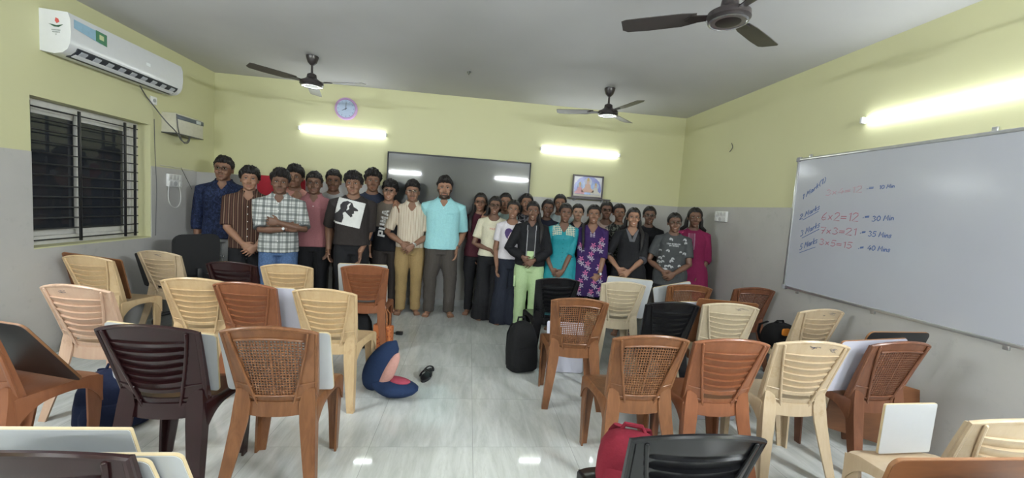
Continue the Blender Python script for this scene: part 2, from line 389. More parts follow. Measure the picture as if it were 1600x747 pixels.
MB().prism([(x-.006, y+.01) for x, y in petal], endf(.115, .20), 0, .0015).build('emblem', plain('red emblem print', (.6, .10, .09), .4), ac, 0)
MB().prism([(-.05, .01), (-.02, -.012), (.012, -.012), (.05, .008), (.02, .004), (-.005, .0)], endf(.115, .195), 0, .0015).build('emblem', plain('dark green emblem print', (.03, .09, .05), .4), ac, 0)
tx = MB()
for r, (n, z) in enumerate(((7, .160), (6, .145), (1, .128))):
    for k in range(n):
        cx = .115 + (k-(n-1)/2)*.009
        tx.prism([(-.003, -.004), (.003, -.004), (.003, .004), (-.003, .004)], endf(cx, z), 0, .001)
tx.build('small_print', plain('grey print', (.3, .33, .32), .5), ac, 0)

M_BEI = plain('beige sheet metal', (.55, .53, .43), .4)
stb = thing('voltage_stabilizer', 'beige voltage stabilizer box beside the air conditioner cable', 'stabilizer', (XL, 4.95, 2.0))
MB().box((0, -.22, 0), (.15, .22, .215), .008).build('case', M_BEI, stb)
MB().box((.148, -.22, .155), (.154, .22, .20), .002).build('display_panel', plain('blue grey panel', (.07, .09, .12), .3), stb)
MB().box((.152, -.04+.13, .160), (.156, .04+.13, .195), .002).build('meter_window', plain('pale meter', (.5, .55, .55), .3), stb)
MB().box((.0, -.222, -.004), (.153, .222, .006), .002).build('bottom_lip', plain('dark lip', (.05, .055, .06), .4), stb)
def wire(name, label, pts, rad, m, cat='cable'):
    cu = bpy.data.curves.new(name, 'CURVE'); cu.dimensions = '3D'; cu.bevel_depth = rad; cu.bevel_resolution = 2; cu.resolution_u = 8
    sp = cu.splines.new('NURBS'); sp.points.add(len(pts)-1)
    for p, q in zip(sp.points, pts): p.co = (*q, 1)
    sp.use_endpoint_u = True; sp.order_u = 3
    o = bpy.data.objects.new('tmpc', cu); _tmp.collection.objects.link(o); vl = _tmp.view_layers[0]; vl.update()
    me = bpy.data.meshes.new_from_object(o.evaluated_get(vl.depsgraph)); me.name = name; me.materials.clear(); bpy.data.objects.remove(o)
    return tag(put(name, me, m, None, 60), label, cat)
M_GCB = plain('dark grey cable', (.10, .10, .10), .5); M_WCB = plain('white cable', (.62, .62, .6), .5)
wx = XL+.014
wire('power_cable', 'dark cable hanging from the air conditioner to the stabilizer', [atx(219, 134, XL+.09), atx(226, 148, wx), atx(237, 161, wx), atx(258, 189, XL+.17), atx(277, 207, XL+.17), atx(284, 222, XL+.168), atx(295, 223, XL+.168), atx(297, 212, XL+.13)], .006, M_GCB)
wire('power_cable', 'thin dark lead looping over the front of the stabilizer', [atx(276, 178, XL+.168), atx(277, 195, XL+.17), atx(281, 213, XL+.17), atx(288, 226, XL+.17), atx(297, 222, XL+.165), atx(297, 212, XL+.13)], .005, M_GCB)
jb = thing('junction_box', 'small clear junction box on the wall below the air conditioner', 'junction box', tuple(atx(238, 157, XL)))
MB().box((0, -.04, -.04), (.02, .04, .04), .006).build('box_base', M_WPL, jb); MB().tube([(.02, 0, 0), (.026, 0, 0)], .018, 14).build('round_cover', plain('grey cover', (.35, .36, .36), .4), jb)
wire('wall_wire', 'thin wire running down the wall beside the window', [atx(241, 186, XL+.004), atx(242, 240, XL+.012), atx(245, 290, XL+.013), atx(244, 330, XL+.013), atx(243, 368, XL+.013)], .003, M_GCB)
wire('wall_wire', 'pale wire along the top of the grey paint by the switch panel', [atx(250, 258, XL+.006), atx(278, 262, XL+.012), atx(304, 267, XL+.012)], .003, M_WCB)
wire('wall_wire', 'thin wire slanting down to the switch panel', [atx(283, 262, XL+.012), atx(292, 280, XL+.013), atx(300, 296, XL+.013)], .0025, M_GCB)
def switch_panel(label, loc, out, w, h, rows):
    t = thing('switch_panel', label, 'switch panel', loc)
    d = Vector((0, 1, 0)); M = Matrix((d, out, Vector((0, 0, 1)))).transposed().to_4x4()
    MB().box((-w/2, 0, -h/2), (w/2, .028, h/2), .006, M=M).build('plate', M_WPL, t)
    for r in range(rows):
        for k in range(4):
            x = -w/2+w*(k+.5)/4; z = h/2-h*(r+.5)/rows
            if r == rows-1 and k in (1, 2):
                if k == 1: MB().tube([M @ Vector((x+w/8, .026, z)), M @ Vector((x+w/8, .032, z))], h/(rows*2.6), 16).build('socket', plain('grey socket', (.45, .45, .45), .4), t)
            else: MB().box((x-w/11, .026, z-h/(rows*2.8)), (x+w/11, .036, z+h/(rows*2.8)), .003, M=M).build('switch', plain('pale switch', (.62, .62, .6), .3), t)
    return t
sw = switch_panel('white switch panel with a loop of white cable by the corner', tuple((atx(270, 282, XL+E_))), (1, 0, 0), .21, .14, 2)
wire('phone_charger_cable', 'white cable hanging in a loop below the switch panel', [atx(264, 290, XL+.035), atx(262, 304, XL+.016), atx(264, 318, XL+.016), atx(273, 326, XL+.016), atx(282, 320, XL+.016), atx(283, 302, XL+.016), atx(280, 292, XL+.035)], .006, M_WCB)
switch_panel('white switch panel on the grey paint left of the whiteboard', tuple(atx(1128.5, 338.5, XR-E_)), (-1, 0, 0), .22, .125, 2)

# ------------------------------------------------------------------ clock, picture, red panel, hook
ck = thing('wall_clock', 'round pink wall clock showing eight above the tube light', 'clock', (-1.69, D, 2.60))
My = Matrix(((1, 0, 0), (0, 0, -1), (0, 1, 0))).to_4x4()
MB().lathe([(.138, 0), (.146, .012), (.142, .035), (.125, .042), (.112, .030)], M=My, seg=40).build('rim', plain('pink plastic', (.50, .32, .55), .3), ck)
MB().lathe([(.118, .0305), (.118, .0325)], M=My, seg=40).build('dial', plain('pale blue dial', (.45, .55, .72), .4), ck)
def hand_(ang, L, w, n):
    d = Vector((math.sin(ang), 0, math.cos(ang))); s = Vector((d.z, 0, -d.x))
    MB().prism([(-w, -.015), (w, -.015), (w*.6, L), (-w*.6, L)], lambda a, b, t: tuple(s*a+d*b+Vector((0, -.0335-t, 0))), 0, .002).build(n, plain('dark clock hand', (.06, .07, .12), .4), ck, 0)
hand_(math.radians(240), .055, .005, 'hour_hand'); hand_(math.radians(2), .085, .004, 'minute_hand')
mk = MB()
for k in range(12):
    a = k*PI/6; d = Vector((math.sin(a), 0, math.cos(a))); c = d*.1+Vector((0, -.033, 0))
    mk.box((-.003, -.001, -.007), (.003, .001, .007), M=Matrix.Translation(c) @ Matrix.Rotation(a, 4, 'Y'))
mk.build('hour_marks', plain('dial marks', (.15, .2, .4), .5), ck, 0)

pc = thing('framed_picture', 'framed devotional print of three seated figures above the ledge', 'picture', (1.655, D-.055, 1.655))
mb = MB()
for lo, hi in (((-.225, 0), (.225, .022)), ((-.225, .298), (.225, .32)), ((-.225, .022), (-.203, .298)), ((.203, .022), (.225, .298))): mb.box((lo[0], -.02, lo[1]), (hi[0], .004, hi[1]), .003)
mb.build('frame', plain('dark wood frame', (.10, .085, .09), .4), pc)
def print_mat():
    t = NT('blue print ground'); x, y, z = t.xyz(); n = t.noise(40, 4)
    r = t.math('SQRT', t.math('ADD', t.math('POWER', x, 2), t.math('POWER', t.math('MULTIPLY', t.math('SUBTRACT', z, .13), 1.1), 2)))
    c = t.ramp(t.math('ADD', t.math('MULTIPLY', r, 4), t.math('MULTIPLY', n, .1)), ((.3, (.20, .33, .62)), (.62, (.10, .13, .42)), (.82, (.12, .14, .45)), (.86, (.50, .49, .52))))
    return t.out(c, .25)
MB().box((-.205, -.008, .02), (.205, 0, .30)).build('print', print_mat(), pc, 0)
def fig(cx, cz, s, robe, halo):
    lay = lambda dy: (lambda a, b, t: (cx+a*s, -.0085-dy-t, cz+b*s))
    MB().prism([(math.cos(2*PI*k/20)*.055, .10+math.sin(2*PI*k/20)*.06) for k in range(20)], lay(0), 0, .001).build('halo_print', halo, pc, 0)
    MB().prism([(-.085, -.045), (.085, -.045), (.09, -.02), (.045, .02), (.04, .06), (.02, .075), (-.02, .075), (-.04, .06), (-.045, .02), (-.09, -.02)], lay(.0012), 0, .001).build('robe_print', robe, pc, 0)
    MB().prism([(math.cos(2*PI*k/14)*.022, .098+math.sin(2*PI*k/14)*.026) for k in range(14)], lay(.0024), 0, .001).build('face_print', plain('pale print skin', (.62, .42, .36), .4), pc, 0)
    MB().prism([(-.02, .115), (.02, .115), (.012, .15), (0, .165), (-.012, .15)], lay(.0036), 0, .001).build('crown_print', plain('gold print', (.55, .38, .14), .4), pc, 0)
fig(0, .125, 1.0, plain('peach print', (.60, .38, .30), .4), plain('pale halo print', (.50, .52, .62), .4))
fig(-.115, .09, .8, plain('pink print', (.58, .30, .33), .4), plain('pale blue halo print', (.35, .45, .66), .4))
fig(.115, .09, .8, plain('ivory print', (.58, .55, .48), .4), plain('pale blue halo print', (.35, .45, .66), .4))
MB().box((-.2, -.0105, .022), (.2, -.008, .05)).build('lotus_print', plain('cream print', (.52, .48, .40), .4), pc, 0)
ld = thing('wall_ledge', 'narrow dark ledge carrying the framed picture', 'ledge', (1.68, D-E_, 1.60))
MB().box((-.3, -.13, .035), (.3, 0, .053), .003).build('shelf_board', plain('dark stained board', (.09, .08, .085), .4), ld)
for x in (-.2, .2): MB().prism([(0, 0), (-.1, .035), (0, .035)], lambda a, b, t: (x+t, a, b), -.008, .008).build('bracket', M_RIM, ld, 0)
rp = MB().prism(rrect(.62, .30, .05), lambda a, b, t: (a, t, b), -.03, 0)
rp = tag(rp.build('pin_board', plain('red felt', (.36, .012, .025), .8)), 'red rounded pin board on the wall behind the plaid shirt', 'board'); rp.location = (-2.49, D-E_, 1.50)
wire('wall_hook', 'bent wire hook on the bare yellow wall near the corner', [atx(1140, 237, XR-.01), atx(1144, 233, XR-.02), atx(1145, 228, XR-.02), atx(1143, 224, XR-.002)], .005, plain('dull steel', (.2, .2, .19), .4, .6), 'hook')
cr = MB().lathe([(.03, 0), (.03, -.02), (.012, -.03), (.01, -.05)], seg=16)
cr = tag(cr.build('ceiling_hook', M_GCB), 'small dark empty fan hook in the ceiling', 'hook'); cr.location = (-.09, 4.57, H); cr.scale = (.7, .7, .7)

# ------------------------------------------------------------------ ceiling fans
M_FAN = plain('dark brown fan enamel', (.03, .024, .024), .3); M_BLD = plain('brown fan blade', (.06, .052, .05), .35)
def fan(label, x, y, tip):
    hz = 2.63; t = thing('ceiling_fan', label, 'fan', (x, y, hz), 0, 'ceiling fans')
    MB().lathe([(.012, .278), (.062, .276), (.060, .255), (.045, .21), (.022, .185), (.012, .18)], seg=24).build('canopy', M_FAN, t)
    MB().lathe([(.012, .19), (.012, .09), (.03, .085), (.034, .07)], seg=16).build('downrod', M_FAN, t)
    MB().lathe([(.02, .10), (.045, .085), (.05, .05), (.085, .025), (.115, .01), (.118, -.02), (.10, -.035), (.06, -.04), (.0, -.04)], seg=32).build('motor', M_FAN, t)
    MB().lathe([(.104, -.034), (.108, -.039), (.098, -.043), (.094, -.039)], seg=32).build('trim_ring', plain('silver trim', (.5, .5, .52), .25, .9), t)
    p = atz(*tip, hz); a0 = math.atan2(p.y-y, p.x-x)
    for k in range(3):
        a = a0+k*2*PI/3; M = Matrix.Rotation(a, 4, 'Z') @ Matrix.Rotation(math.radians(9), 4, 'X')
        prof = [(.17, .045), (.25, .062), (.45, .066), (.57, .062), (.60, .045)]
        poly = [(r, -w) for r, w in prof]+[(r, w) for r, w in reversed(prof)]
        b = MB().prism(poly, lambda a_, b_, t_: tuple(M @ Vector((a_, b_, t_-.004+.012*(1-(b_/.07)**2)))), 0, .004).build('blade', M_BLD, t, 40)
        MB().prism([(.09, -.022), (.2, -.035), (.24, 0), (.2, .035), (.09, .022)], lambda a_, b_, t_: tuple(M @ Vector((a_, b_, t_-.004))), 0, .006).build('blade_bracket', M_FAN, b, 0)
fan('dark ceiling fan above the pink clock, blade edge on', -1.75, 4.6, (397, 104))
fan('dark ceiling fan near the whiteboard corner of the room', 1.55, 4.64, (1018, 152))
q = atz(1138, 30, 2.61); fan('dark ceiling fan overhead, closest of the three fans', q.x, q.y, (990, 40))

# ------------------------------------------------------------------ moulded plastic chairs
def chair_mat(name, c, c2, streak, scuff=None, rough=.32):
    t = NT(name); v = t.mapped((26, 26, 3.2), (.1, .25, .0)); f = t.noise(1.0, 4, .6, v, 1.2)
    col = t.mix(t.ramp(f, ((.35, 0.), (.65, streak))), c, c2)
    s = t.noise(12, 2, .5)
    if scuff: col = t.mix(t.ramp(t.noise(7, 5, .72), ((.56, 0.), (.66, .75))), col, scuff)
    return t.out(col, t.math('ADD', t.math('MULTIPLY', s, .05), rough-.03), spec=.4)
CM = {
 'teak': chair_mat('teak brown plastic', (.195, .084, .036), (.115, .044, .018), .8),
 'terracotta': chair_mat('reddish brown plastic', (.225, .085, .039), (.165, .056, .025), .6),
 'walnut': chair_mat('walnut brown plastic', (.155, .062, .032), (.10, .036, .018), .8),
 'cream': chair_mat('cream plastic', (.49, .385, .26), (.43, .325, .205), .6, (.40, .29, .17)),
 'sand': chair_mat('yellow sand plastic', (.53, .385, .22), (.46, .315, .17), .7, (.42, .28, .15)),
 'blush': chair_mat('faded pinkish cream plastic', (.54, .37, .265), (.47, .30, .21), .6, (.38, .25, .17)),
 'ivory': chair_mat('ivory plastic', (.49, .415, .295), (.43, .35, .24), .5, (.40, .33, .24)),
 'maroon': chair_mat('dark maroon plastic', (.020, .0058, .0065), (.014, .0045, .005), .5, None, .22),
 'black': chair_mat('black plastic', (.006, .006, .007), (.010, .010, .011), .3, None, .22)}
def bpt(u, v, n=0.0):                       # a point of the backrest sheet, n metres behind it
    w = .172+.030*v
    x = u*w; z = .425+.375*v+.032*(1-u*u)*v*v
    y = .118-.100*v-.014*v*v-.034*(1-u*u)
    return Vector((x, y-n, z))
def uc(v): return .84-.36*(1-v)**1.35
def back_mesh(style):
    mb = MB(); vs = []; idx = {}
    if style == 'slat':
        US = np.linspace(-1, 1, 33); VS = [0, .04, .085, .11, .15, .19, .215]
        for k in range(7): VS += [.243+k*.098+q for q in ((-.0045, .0045) if k == 6 else (-.0045, .0045, .024, .048, .072))]
        VS = np.array(sorted(VS+[.875, .9, .94, .97, 1.0]))
    else:
        US = [0.0]
        while US[-1] < 1: US.append(US[-1]+(.047 if len(US) % 2 == 0 else .025))
        US = US[:-1]; US = np.array([-q for q in reversed(US[1:])]+US); US = (US+.0125)/ (US.max()+.0125); US[0] = -1; US[-1] = 1
        VS = [0.0]
        while VS[-1] < 1: VS.append(VS[-1]+(.0235 if len(VS) % 2 == 0 else .0135))
        VS = np.array(VS[:-1]+[1.0])
    for j, v0_ in enumerate(VS):
        for i, u in enumerate(US):
            n = 0.0; v = v0_
            w_ = v
            if style == 'slat':
                k = min(1, max(0, (uc(v)-abs(u))/.07))
                if .235 < v < .845:
                    q = ((v-.243) % .098)/.098
                    if v < .243: n = .0
                    elif v > .831: n = .0
                    else: n = .016*((q-.046)/.908-.5)*k+.002*k
                elif v >= .845: n = .002*k
                v = v+.10*(u*u-.3)*math.sin(PI*min(1, max(0, v)))**.8
            vs.append(bpt(u, v, n))
    nu = len(US); fs = []
    for j in range(len(VS)-1):
        for i in range(nu-1):
            um, vm = (US[i]+US[i+1])/2, (VS[j]+VS[j+1])/2
            if style == 'slat':
                if .10 < vm < .20 and abs(um) < uc(vm)-.06: continue
            else:
                if .13 < vm < .86 and abs(um) < uc(vm)-.05 and US[i+1]-US[i] > .035 and VS[j+1]-VS[j] > .018: continue
            fs.append((j*nu+i, j*nu+i+1, (j+1)*nu+i+1, (j+1)*nu+i))
    off = len(vs); th_ = .006 if style == 'cane' else .004
    front = []
    for q_ in range(off):
        jj, ii = divmod(q_, nu); u, v = US[ii], VS[jj]
        if style == 'slat': v = v+.10*(u*u-.3)*math.sin(PI*min(1, max(0, v)))**.8
        front.append(bpt(u, v, -th_-(.0065 if style == 'slat' else 0)))
    ec = {}
    for f in fs:
        for a, b in zip(f, f[1:]+f[:1]): ec[tuple(sorted((a, b)))] = ec.get(tuple(sorted((a, b))), 0)+1
    allf = fs+[tuple(off+k for k in reversed(f)) for f in fs]
    for (a, b), c_ in ec.items():
        if c_ == 1: allf.append((a, b, off+b, off+a))
    used = sorted({k for f in allf for k in f}); mp = {k: q for q, k in enumerate(used)}; av = vs+front
    mb.add([av[k] for k in used], [[mp[k] for k in f] for f in allf])
    edge = [bpt(-1, v, -.004) for v in np.linspace(0, 1, 12)]+[bpt(u, 1, -.004) for u in np.linspace(-.9, .9, 17)]+[bpt(1, v, -.004) for v in np.linspace(1, 0, 12)]
    mb.capsule(edge, .0095, 8)
    for s in (-1, 1):                        # the two ribs that narrow towards the seat, side returns, small cross ribs
        mb.capsule([bpt(s*uc(v), v, .006) for v in np.linspace(.97, 0, 16)]+[bpt(s*(uc(0)-.06), -.13, .012)], [.0065]*16+[.003], 8)
        rs = []
        for v in np.linspace(0, 1, 8):
            a, b = bpt(s, v), bpt(s, v)+Vector((s*.002, .034-.014*v, 0)); t = Vector((s*.005, 0, 0))
            rs.append([a-t, a+t, b+t, b-t])
        mb.rings(rs)
        for v in (.28, .10): mb.capsule([bpt(s*.97, v, .002), bpt(s*(uc(v)), v-.02, .006), bpt(s*(uc(v)-.06), v-.03, .004)], .0035, 6)
    if style == 'cane': mb.capsule([bpt(u, .875, .004) for u in np.linspace(-.72, .72, 9)], .006, 8); mb.capsule([bpt(u, .115, .004) for u in np.linspace(-.5, .5, 9)], .006, 8)
    # lower rail down to the seat
    rs = []
    for u in np.linspace(-1, 1, 13):
        a = bpt(u, .03, 0); b = Vector((u*.178, .105-.028*(1-u*u), .375-.012*(1-u*u)))
        rs.append([a+Vector((0, -.006, 0)), a+Vector((0, .006, 0)), b+Vector((0, .006, 0)), b+Vector((0, -.006, 0))])
    mb.rings(rs)
    return mb.mesh('backrest')
def seat_mesh():
    N = 22; top = []
    def per(s, t):
        hw = .182+.032*t; e = .02*(abs(s)**6)*(1 if t > .5 else .3)
        return s*hw, .098+.345*t - e*(2*t-1)
    vs, fs = [], []
    S = np.linspace(-1, 1, N); TT = np.linspace(0, 1, N)
    for t in TT:
        for s in S:
            x, y = per(s, t); z = .438-.014*math.exp(-((s/.6)**2+((t-.45)/.4)**2)) - .012*max(0, t-.85)/.15*(1-.0)
            vs.append((x, y, z))
    for j in range(N-1):
        for i in range(N-1): fs.append((j*N+i, j*N+i+1, (j+1)*N+i+1, (j+1)*N+i))
    ring = [(i, 0) for i in range(N-1)]+[(N-1, j) for j in range(N-1)]+[(i, N-1) for i in range(N-1, 0, -1)]+[(0, j) for j in range(N-1, 0, -1)]
    o = len(vs); M = len(ring)
    for lev, (dr, ) in ((1, (.010,)), (2, (.012,))):
        for (i, j) in ring:
            s, t = S[i], TT[j]; x, y = per(s, t); c = (abs(s)*abs(2*t-1))**3
            d = Vector((x, y-.27, 0)).normalized()*dr
            dz = -.012 if lev == 1 else -(.042+.10*c)
            vs.append((x+d.x, y+d.y, vs[j*N+i][2]+dz))
    for k in range(M):
        a = ring[k][1]*N+ring[k][0]; b = ring[(k+1) % M][1]*N+ring[(k+1) % M][0]
        fs.append((a, b, o+(k+1) % M, o+k)); fs.append((o+k, o+(k+1) % M, o+M+(k+1) % M, o+M+k))
    bm = bmesh.new(); bv = [bm.verts.new(v) for v in vs]
    for f in fs: bm.faces.new([bv[k] for k in f])
    bmesh.ops.recalc_face_normals(bm, faces=bm.faces[:]); bmesh.ops.solidify(bm, geom=bm.faces[:], thickness=.006)
    bm.verts.index_update(); mb = MB(); mb.add([v.co.copy() for v in bm.verts], [[v.index for v in f.verts] for f in bm.faces]); bm.free()
    return mb.mesh('seat')
def leg_mesh(s, rear):
    rs = []; t = .011
    if rear: lev = [(.50, .176, .088, .050, .045), (.43, .184, .080, .075, .05), (.34, .190, .066, .074, .05), (.2, .202, .035, .062, .046), (0, .222, -.012, .044, .036)]
    else: lev = [(.415, .214, .440, .085, .075), (.34, .214, .438, .082, .072), (.2, .214, .425, .062, .056), (0, .214, .400, .044, .04)]
    for z, xo, yb, wx_, wy in lev:
        k = 1 if rear else -1
        P = [(xo, yb), (xo, yb+k*wy), (xo-t, yb+k*wy), (xo-t-.004, yb+k*(t+.004)), (xo-wx_, yb+k*t), (xo-wx_, yb)]
        rs.append([(s*x, y, z) for x, y in P])
    return MB().rings(rs).mesh('leg')
def bevel_mesh(me, w=.003):
    bm = bmesh.new(); bm.from_mesh(me); bmesh.ops.bevel(bm, geom=bm.edges[:], offset=w, segments=1, affect='EDGES'); bm.to_mesh(me); bm.free(); return me
PROTO = {'slat': back_mesh('slat'), 'cane': back_mesh('cane'), 'seat': seat_mesh()}
for s in (-1, 1):
    for r in (0, 1): PROTO['leg%d%d' % (s, r)] = leg_mesh(s, r)
CACHE = {}
def chair_part(key, mat, name, par):
    k = (key, mat)
    if k not in CACHE:
        me = PROTO[key].copy(); me.name = name; me.materials.append(CM[mat]); smoothen(me, 38); CACHE[k] = me
    o = bpy.data.objects.new(name, CACHE[k]); COL.objects.link(o); o.parent = par; return o
def chair(label, x, y, rz, style, mat, dz=0.0):
    t = thing('plastic_chair', label, 'chair', (x, y, 0), math.radians(rz), 'plastic chairs set out in rows')
    chair_part(style, mat, 'backrest', t); chair_part('seat', mat, 'seat', t)
    for s in (-1, 1):
        for r in (1, 0): chair_part('leg%d%d' % (s, r), mat, 'leg', t)
    return t
CH = {}
for k, x, y, rz, st, m, lab in (
 (1, -3.02, 3.52, -8, 'slat', 'sand', 'yellow sand plastic chair against the window wall with a brown board'),
 (2, -2.80, 3.95, -10, 'slat', 'cream', 'pale cream plastic chair in front of the black office chair, dark pad on its seat'),
 (3, -1.96, 3.56, -3, 'slat', 'maroon', 'dark maroon plastic chair in the back row near the brown striped shirt'),
 (4, -1.52, 3.57, 4, 'slat', 'sand', 'yellow sand plastic chair in front of the man in blue jeans'),
 (5, -.91, 3.72, 4, 'slat', 'terracotta', 'reddish brown slatted chair with a white board and an orange bag beside it'),
 (6, -2.23, 2.52, -8, 'slat', 'blush', 'faded pinkish cream plastic chair behind the tilted black board chair'),
 (7, -1.80, 2.85, 1, 'slat', 'sand', 'yellow sand chair touching the reddish brown slatted chair with pale board'),
 (8, -1.45, 2.78, -6, 'slat', 'terracotta', 'reddish brown slatted chair with a pale board showing beside its back'),
 (9, -.91, 2.69, -5, 'slat', 'sand', 'worn yellow sand chair at the aisle beside the open blue bag'),
 (10, -1.36, 1.85, -1, 'slat', 'maroon', 'dark maroon chair with a white board standing on its seat, second row'),
 (11, -.87, 1.88, 2, 'cane', 'teak', 'teak brown cane pattern chair with a white board, left of the aisle'),
 (12, -2.16, 1.87, -10, 'slat', 'terracotta', 'reddish brown chair cut by the frame with a black board leaning on it'),
 (13, -.96, .965, 0, 'slat', 'maroon', 'dark maroon chair in the front row holding three white boards'),
 (14, .85, 3.54, 3, 'slat', 'black', 'black slatted chair before the teal kurta, black backpack beside it'),
 (15, .83, 2.74, -5, 'cane', 'teak', 'teak brown cane pattern chair standing alone right of the aisle'),
 (16, 1.46, 3.50, -3, 'slat', 'ivory', 'ivory slatted chair with a big white board behind its back'),
 (17, 1.54, 2.75, 0, 'slat', 'black', 'black slatted chair between the ivory chairs in the middle row'),
 (18, 2.12, 3.52, -8, 'cane', 'teak', 'teak brown cane pattern chair in the back row with a tilted white board'),
 (19, 2.02, 2.78, -10, 'slat', 'ivory', 'ivory slatted chair with a brown board rising over its back'),
 (20, 2.80, 3.54, -2, 'cane', 'walnut', 'dark walnut cane pattern chair by the wall under the whiteboard corner'),
 (21, .99, 1.94, 0, 'cane', 'teak', 'teak brown cane pattern chair in the second row above the red backpack'),
 (22, 1.43, 1.92, -2, 'slat', 'terracotta', 'reddish brown slatted chair between the cane chair and the stained cream chair'),
 (23, 1.91, 1.93, -4, 'slat', 'cream', 'cream slatted chair with dark stains on its top rail, second row'),
 (24, 2.74, 2.73, 6, 'slat', 'cream', 'cream chair with scribbled back by the wall, orange tagged bag on it'),
 (25, 2.52, 1.98, 4, 'cane', 'walnut', 'dark walnut cane pattern chair holding a white board and a black board'),
 (26, 1.99, 1.14, -3, 'slat', 'cream', 'cream chair in the front row by the whiteboard wall, square white board on seat'),
 (27, 1.47, .80, 0, 'slat', 'terracotta', 'front row chair behind the long brown board at the bottom edge'),
 (28, .71, 1.04, 0, 'slat', 'black', 'black slatted chair in the front row with the red backpack')):
    CH[k] = chair(lab, x, y, rz, st, m)

def scrib(k, strokes):
    mb = MB()
    for u, v, du, dv in strokes: mb.tube([bpt(u+du*q, v+dv*q+.006*math.sin(q*9+u*20), .0035) for q in np.linspace(0, 1, 7)], .0022, 5, True, 0, .4)
    o = mb.build('pen_scribble', plain('blue black pen marks', (.10, .10, .13), .6), CH[k]); o['label'] = 'pen scribbles on the back'
scrib(23, [(.38, .93, .22, .005), (.36, .915, .2, .0), (.40, .90, .2, -.01), (-.22, .945, .3, -.01), (-.2, .93, .28, .012), (-.15, .91, .12, .02)])
scrib(24, [(.1, .94, .3, .01), (.2, .92, .25, -.01), (-.1, .89, .08, .0), (.0, .8, .2, .0), (.3, .935, .2, .01)])
scrib(6, [(-.35, .92, .22, .01), (-.33, .905, .2, -.005)]); scrib(2, [(-.05, .93, .35, .015), (.0, .91, .25, .02), (.05, .92, .2, -.02)]); scrib(19, [(.1, .92, .3, .02), (.35, .94, .25, -.01), (.2, .9, .1, .01)])
# ------------------------------------------------------------------ writing boards
M_LAM = plain('white laminate', (.46, .475, .485), .3, var=.03); M_EDG = plain('cream board edge', (.55, .44, .26), .5)
M_LILAC = plain('pale lilac laminate', (.52, .52, .60), .3, var=.03)
def wood_mat(name, a, b):
    t = NT(name); f = t.noise(1.0, 5, .6, t.mapped((9, 30, 60), (0, .5, 0)), .8); return t.out(t.mix(f, a, b), .4)
M_WOOD = wood_mat('brown wood grain laminate', (.10, .036, .014), (.19, .078, .031)); M_BLKB = plain('black board face', (.014, .014, .015), .45)
M_BEDG = plain('brown board edge', (.22, .10, .04), .5)
def board(label, P, rot, w, h, face, edge, r=.02, group='writing boards on the chairs', th=.012):
    """bottom edge centre at P; rot = (lean back, yaw, roll in its own plane) in degrees"""
    M = Matrix.Rotation(math.radians(rot[1]), 4, 'Z') @ Matrix.Rotation(math.radians(rot[0]), 4, 'X') @ Matrix.Rotation(math.radians(rot[2]), 4, 'Y')
    t = thing('writing_board', label, 'board', P, 0, group)
    pl = rrect(w, h, r)
    low = min((M @ Vector((a, t_, b+h/2))).z for a, b in pl for t_ in (0, th))
    f = lambda a, b, t_: tuple(M @ Vector((a, t_, b+h/2)) - Vector((0, 0, low)))
    MB().prism(pl, f, .0016, th-.0016).build('edge_band', edge, t, 60)
    mb = MB(); ins = [(a*(1-.003/w), b*(1-.003/h)) for a, b in pl]
    mb.prism(ins, f, 0, .0018); mb.prism(ins, f, th-.0018, th); mb.build('laminate_face', face, t, 0)
    return t
def seat_board(k, label, dx, w, h, face, edge, roll=0, yaw=0, dy=0.0, r=.02, lean=None, z=.447):
    c = CH[k]; M = c.matrix_basis
    P = M @ Vector((dx, .185+dy, z)); lean_ = 17.0 if lean is None else lean
    return board(label, tuple(P), (lean_, math.degrees(c.rotation_euler.z)+yaw, roll), w, h, face, edge, r)
seat_board(11, 'white writing board on the cane pattern chair at the aisle', -.01, .50, .345, M_LAM, M_EDG)
seat_board(10, 'white writing board tilted on the dark maroon chair', -.045, .47, .33, M_LAM, M_EDG, 7)
seat_board(13, 'tallest white writing board on the front row maroon chair', -.16, .50, .345, M_LAM, M_EDG, 0, 0, .08, .006, 17)
seat_board(13, 'middle white writing board peeking out of the front row maroon chair', -.04, .50, .335, M_LAM, M_EDG, 0, 0, .0, .02, 22)
seat_board(13, 'white writing board sticking out furthest beside the front row maroon chair', .02, .50, .335, M_LAM, M_EDG, 0, 0, .022, .02, 22)
seat_board(5, 'white writing board behind the reddish brown chair with the orange bag', -.03, .44, .40, M_LAM, M_EDG)
seat_board(8, 'pale lilac writing board beside the reddish brown chair back', .09, .42, .36, M_LILAC, M_EDG, 0)
seat_board(2, 'dark writing pad standing on the pale cream chair', -.105, .44, .35, M_BLKB, M_BLK)
seat_board(1, 'brown writing board on the yellow sand chair by the window wall', -.075, .50, .37, M_WOOD, M_BEDG, 4)
seat_board(16, 'big white writing board standing behind the ivory chair', .06, .44, .42, M_LAM, M_EDG, 3)
seat_board(18, 'white writing board tilted on the back row cane pattern chair', -.05, .36, .345, M_LAM, M_EDG, -16)
seat_board(19, 'brown wooden writing board above the ivory chair back', .0, .46, .40, M_WOOD, M_BEDG, 1)
seat_board(19, 'lilac grey writing board leaning at the side of the ivory chair', -.12, .40, .36, M_LILAC, M_EDG, -4, 0, .035)
seat_board(25, 'lilac white writing board leaning on the dark walnut chair', -.07, .46, .37, M_LILAC, M_BEDG, -3)
seat_board(25, 'black writing board with brown edge behind the dark walnut chair', .13, .46, .42, M_BLKB, M_BEDG, 0, 0, .045, .035)
seat_board(12, 'black writing board with brown edge leaning on the chair by the frame edge', .02, .50, .40, M_BLKB, M_BEDG, 0, -6, .14, .03, 32)
seat_board(27, 'long brown wooden writing board along the bottom edge of the scene', .02, .57, .38, M_WOOD, M_BEDG, 0, 0, .02, .03, 12)
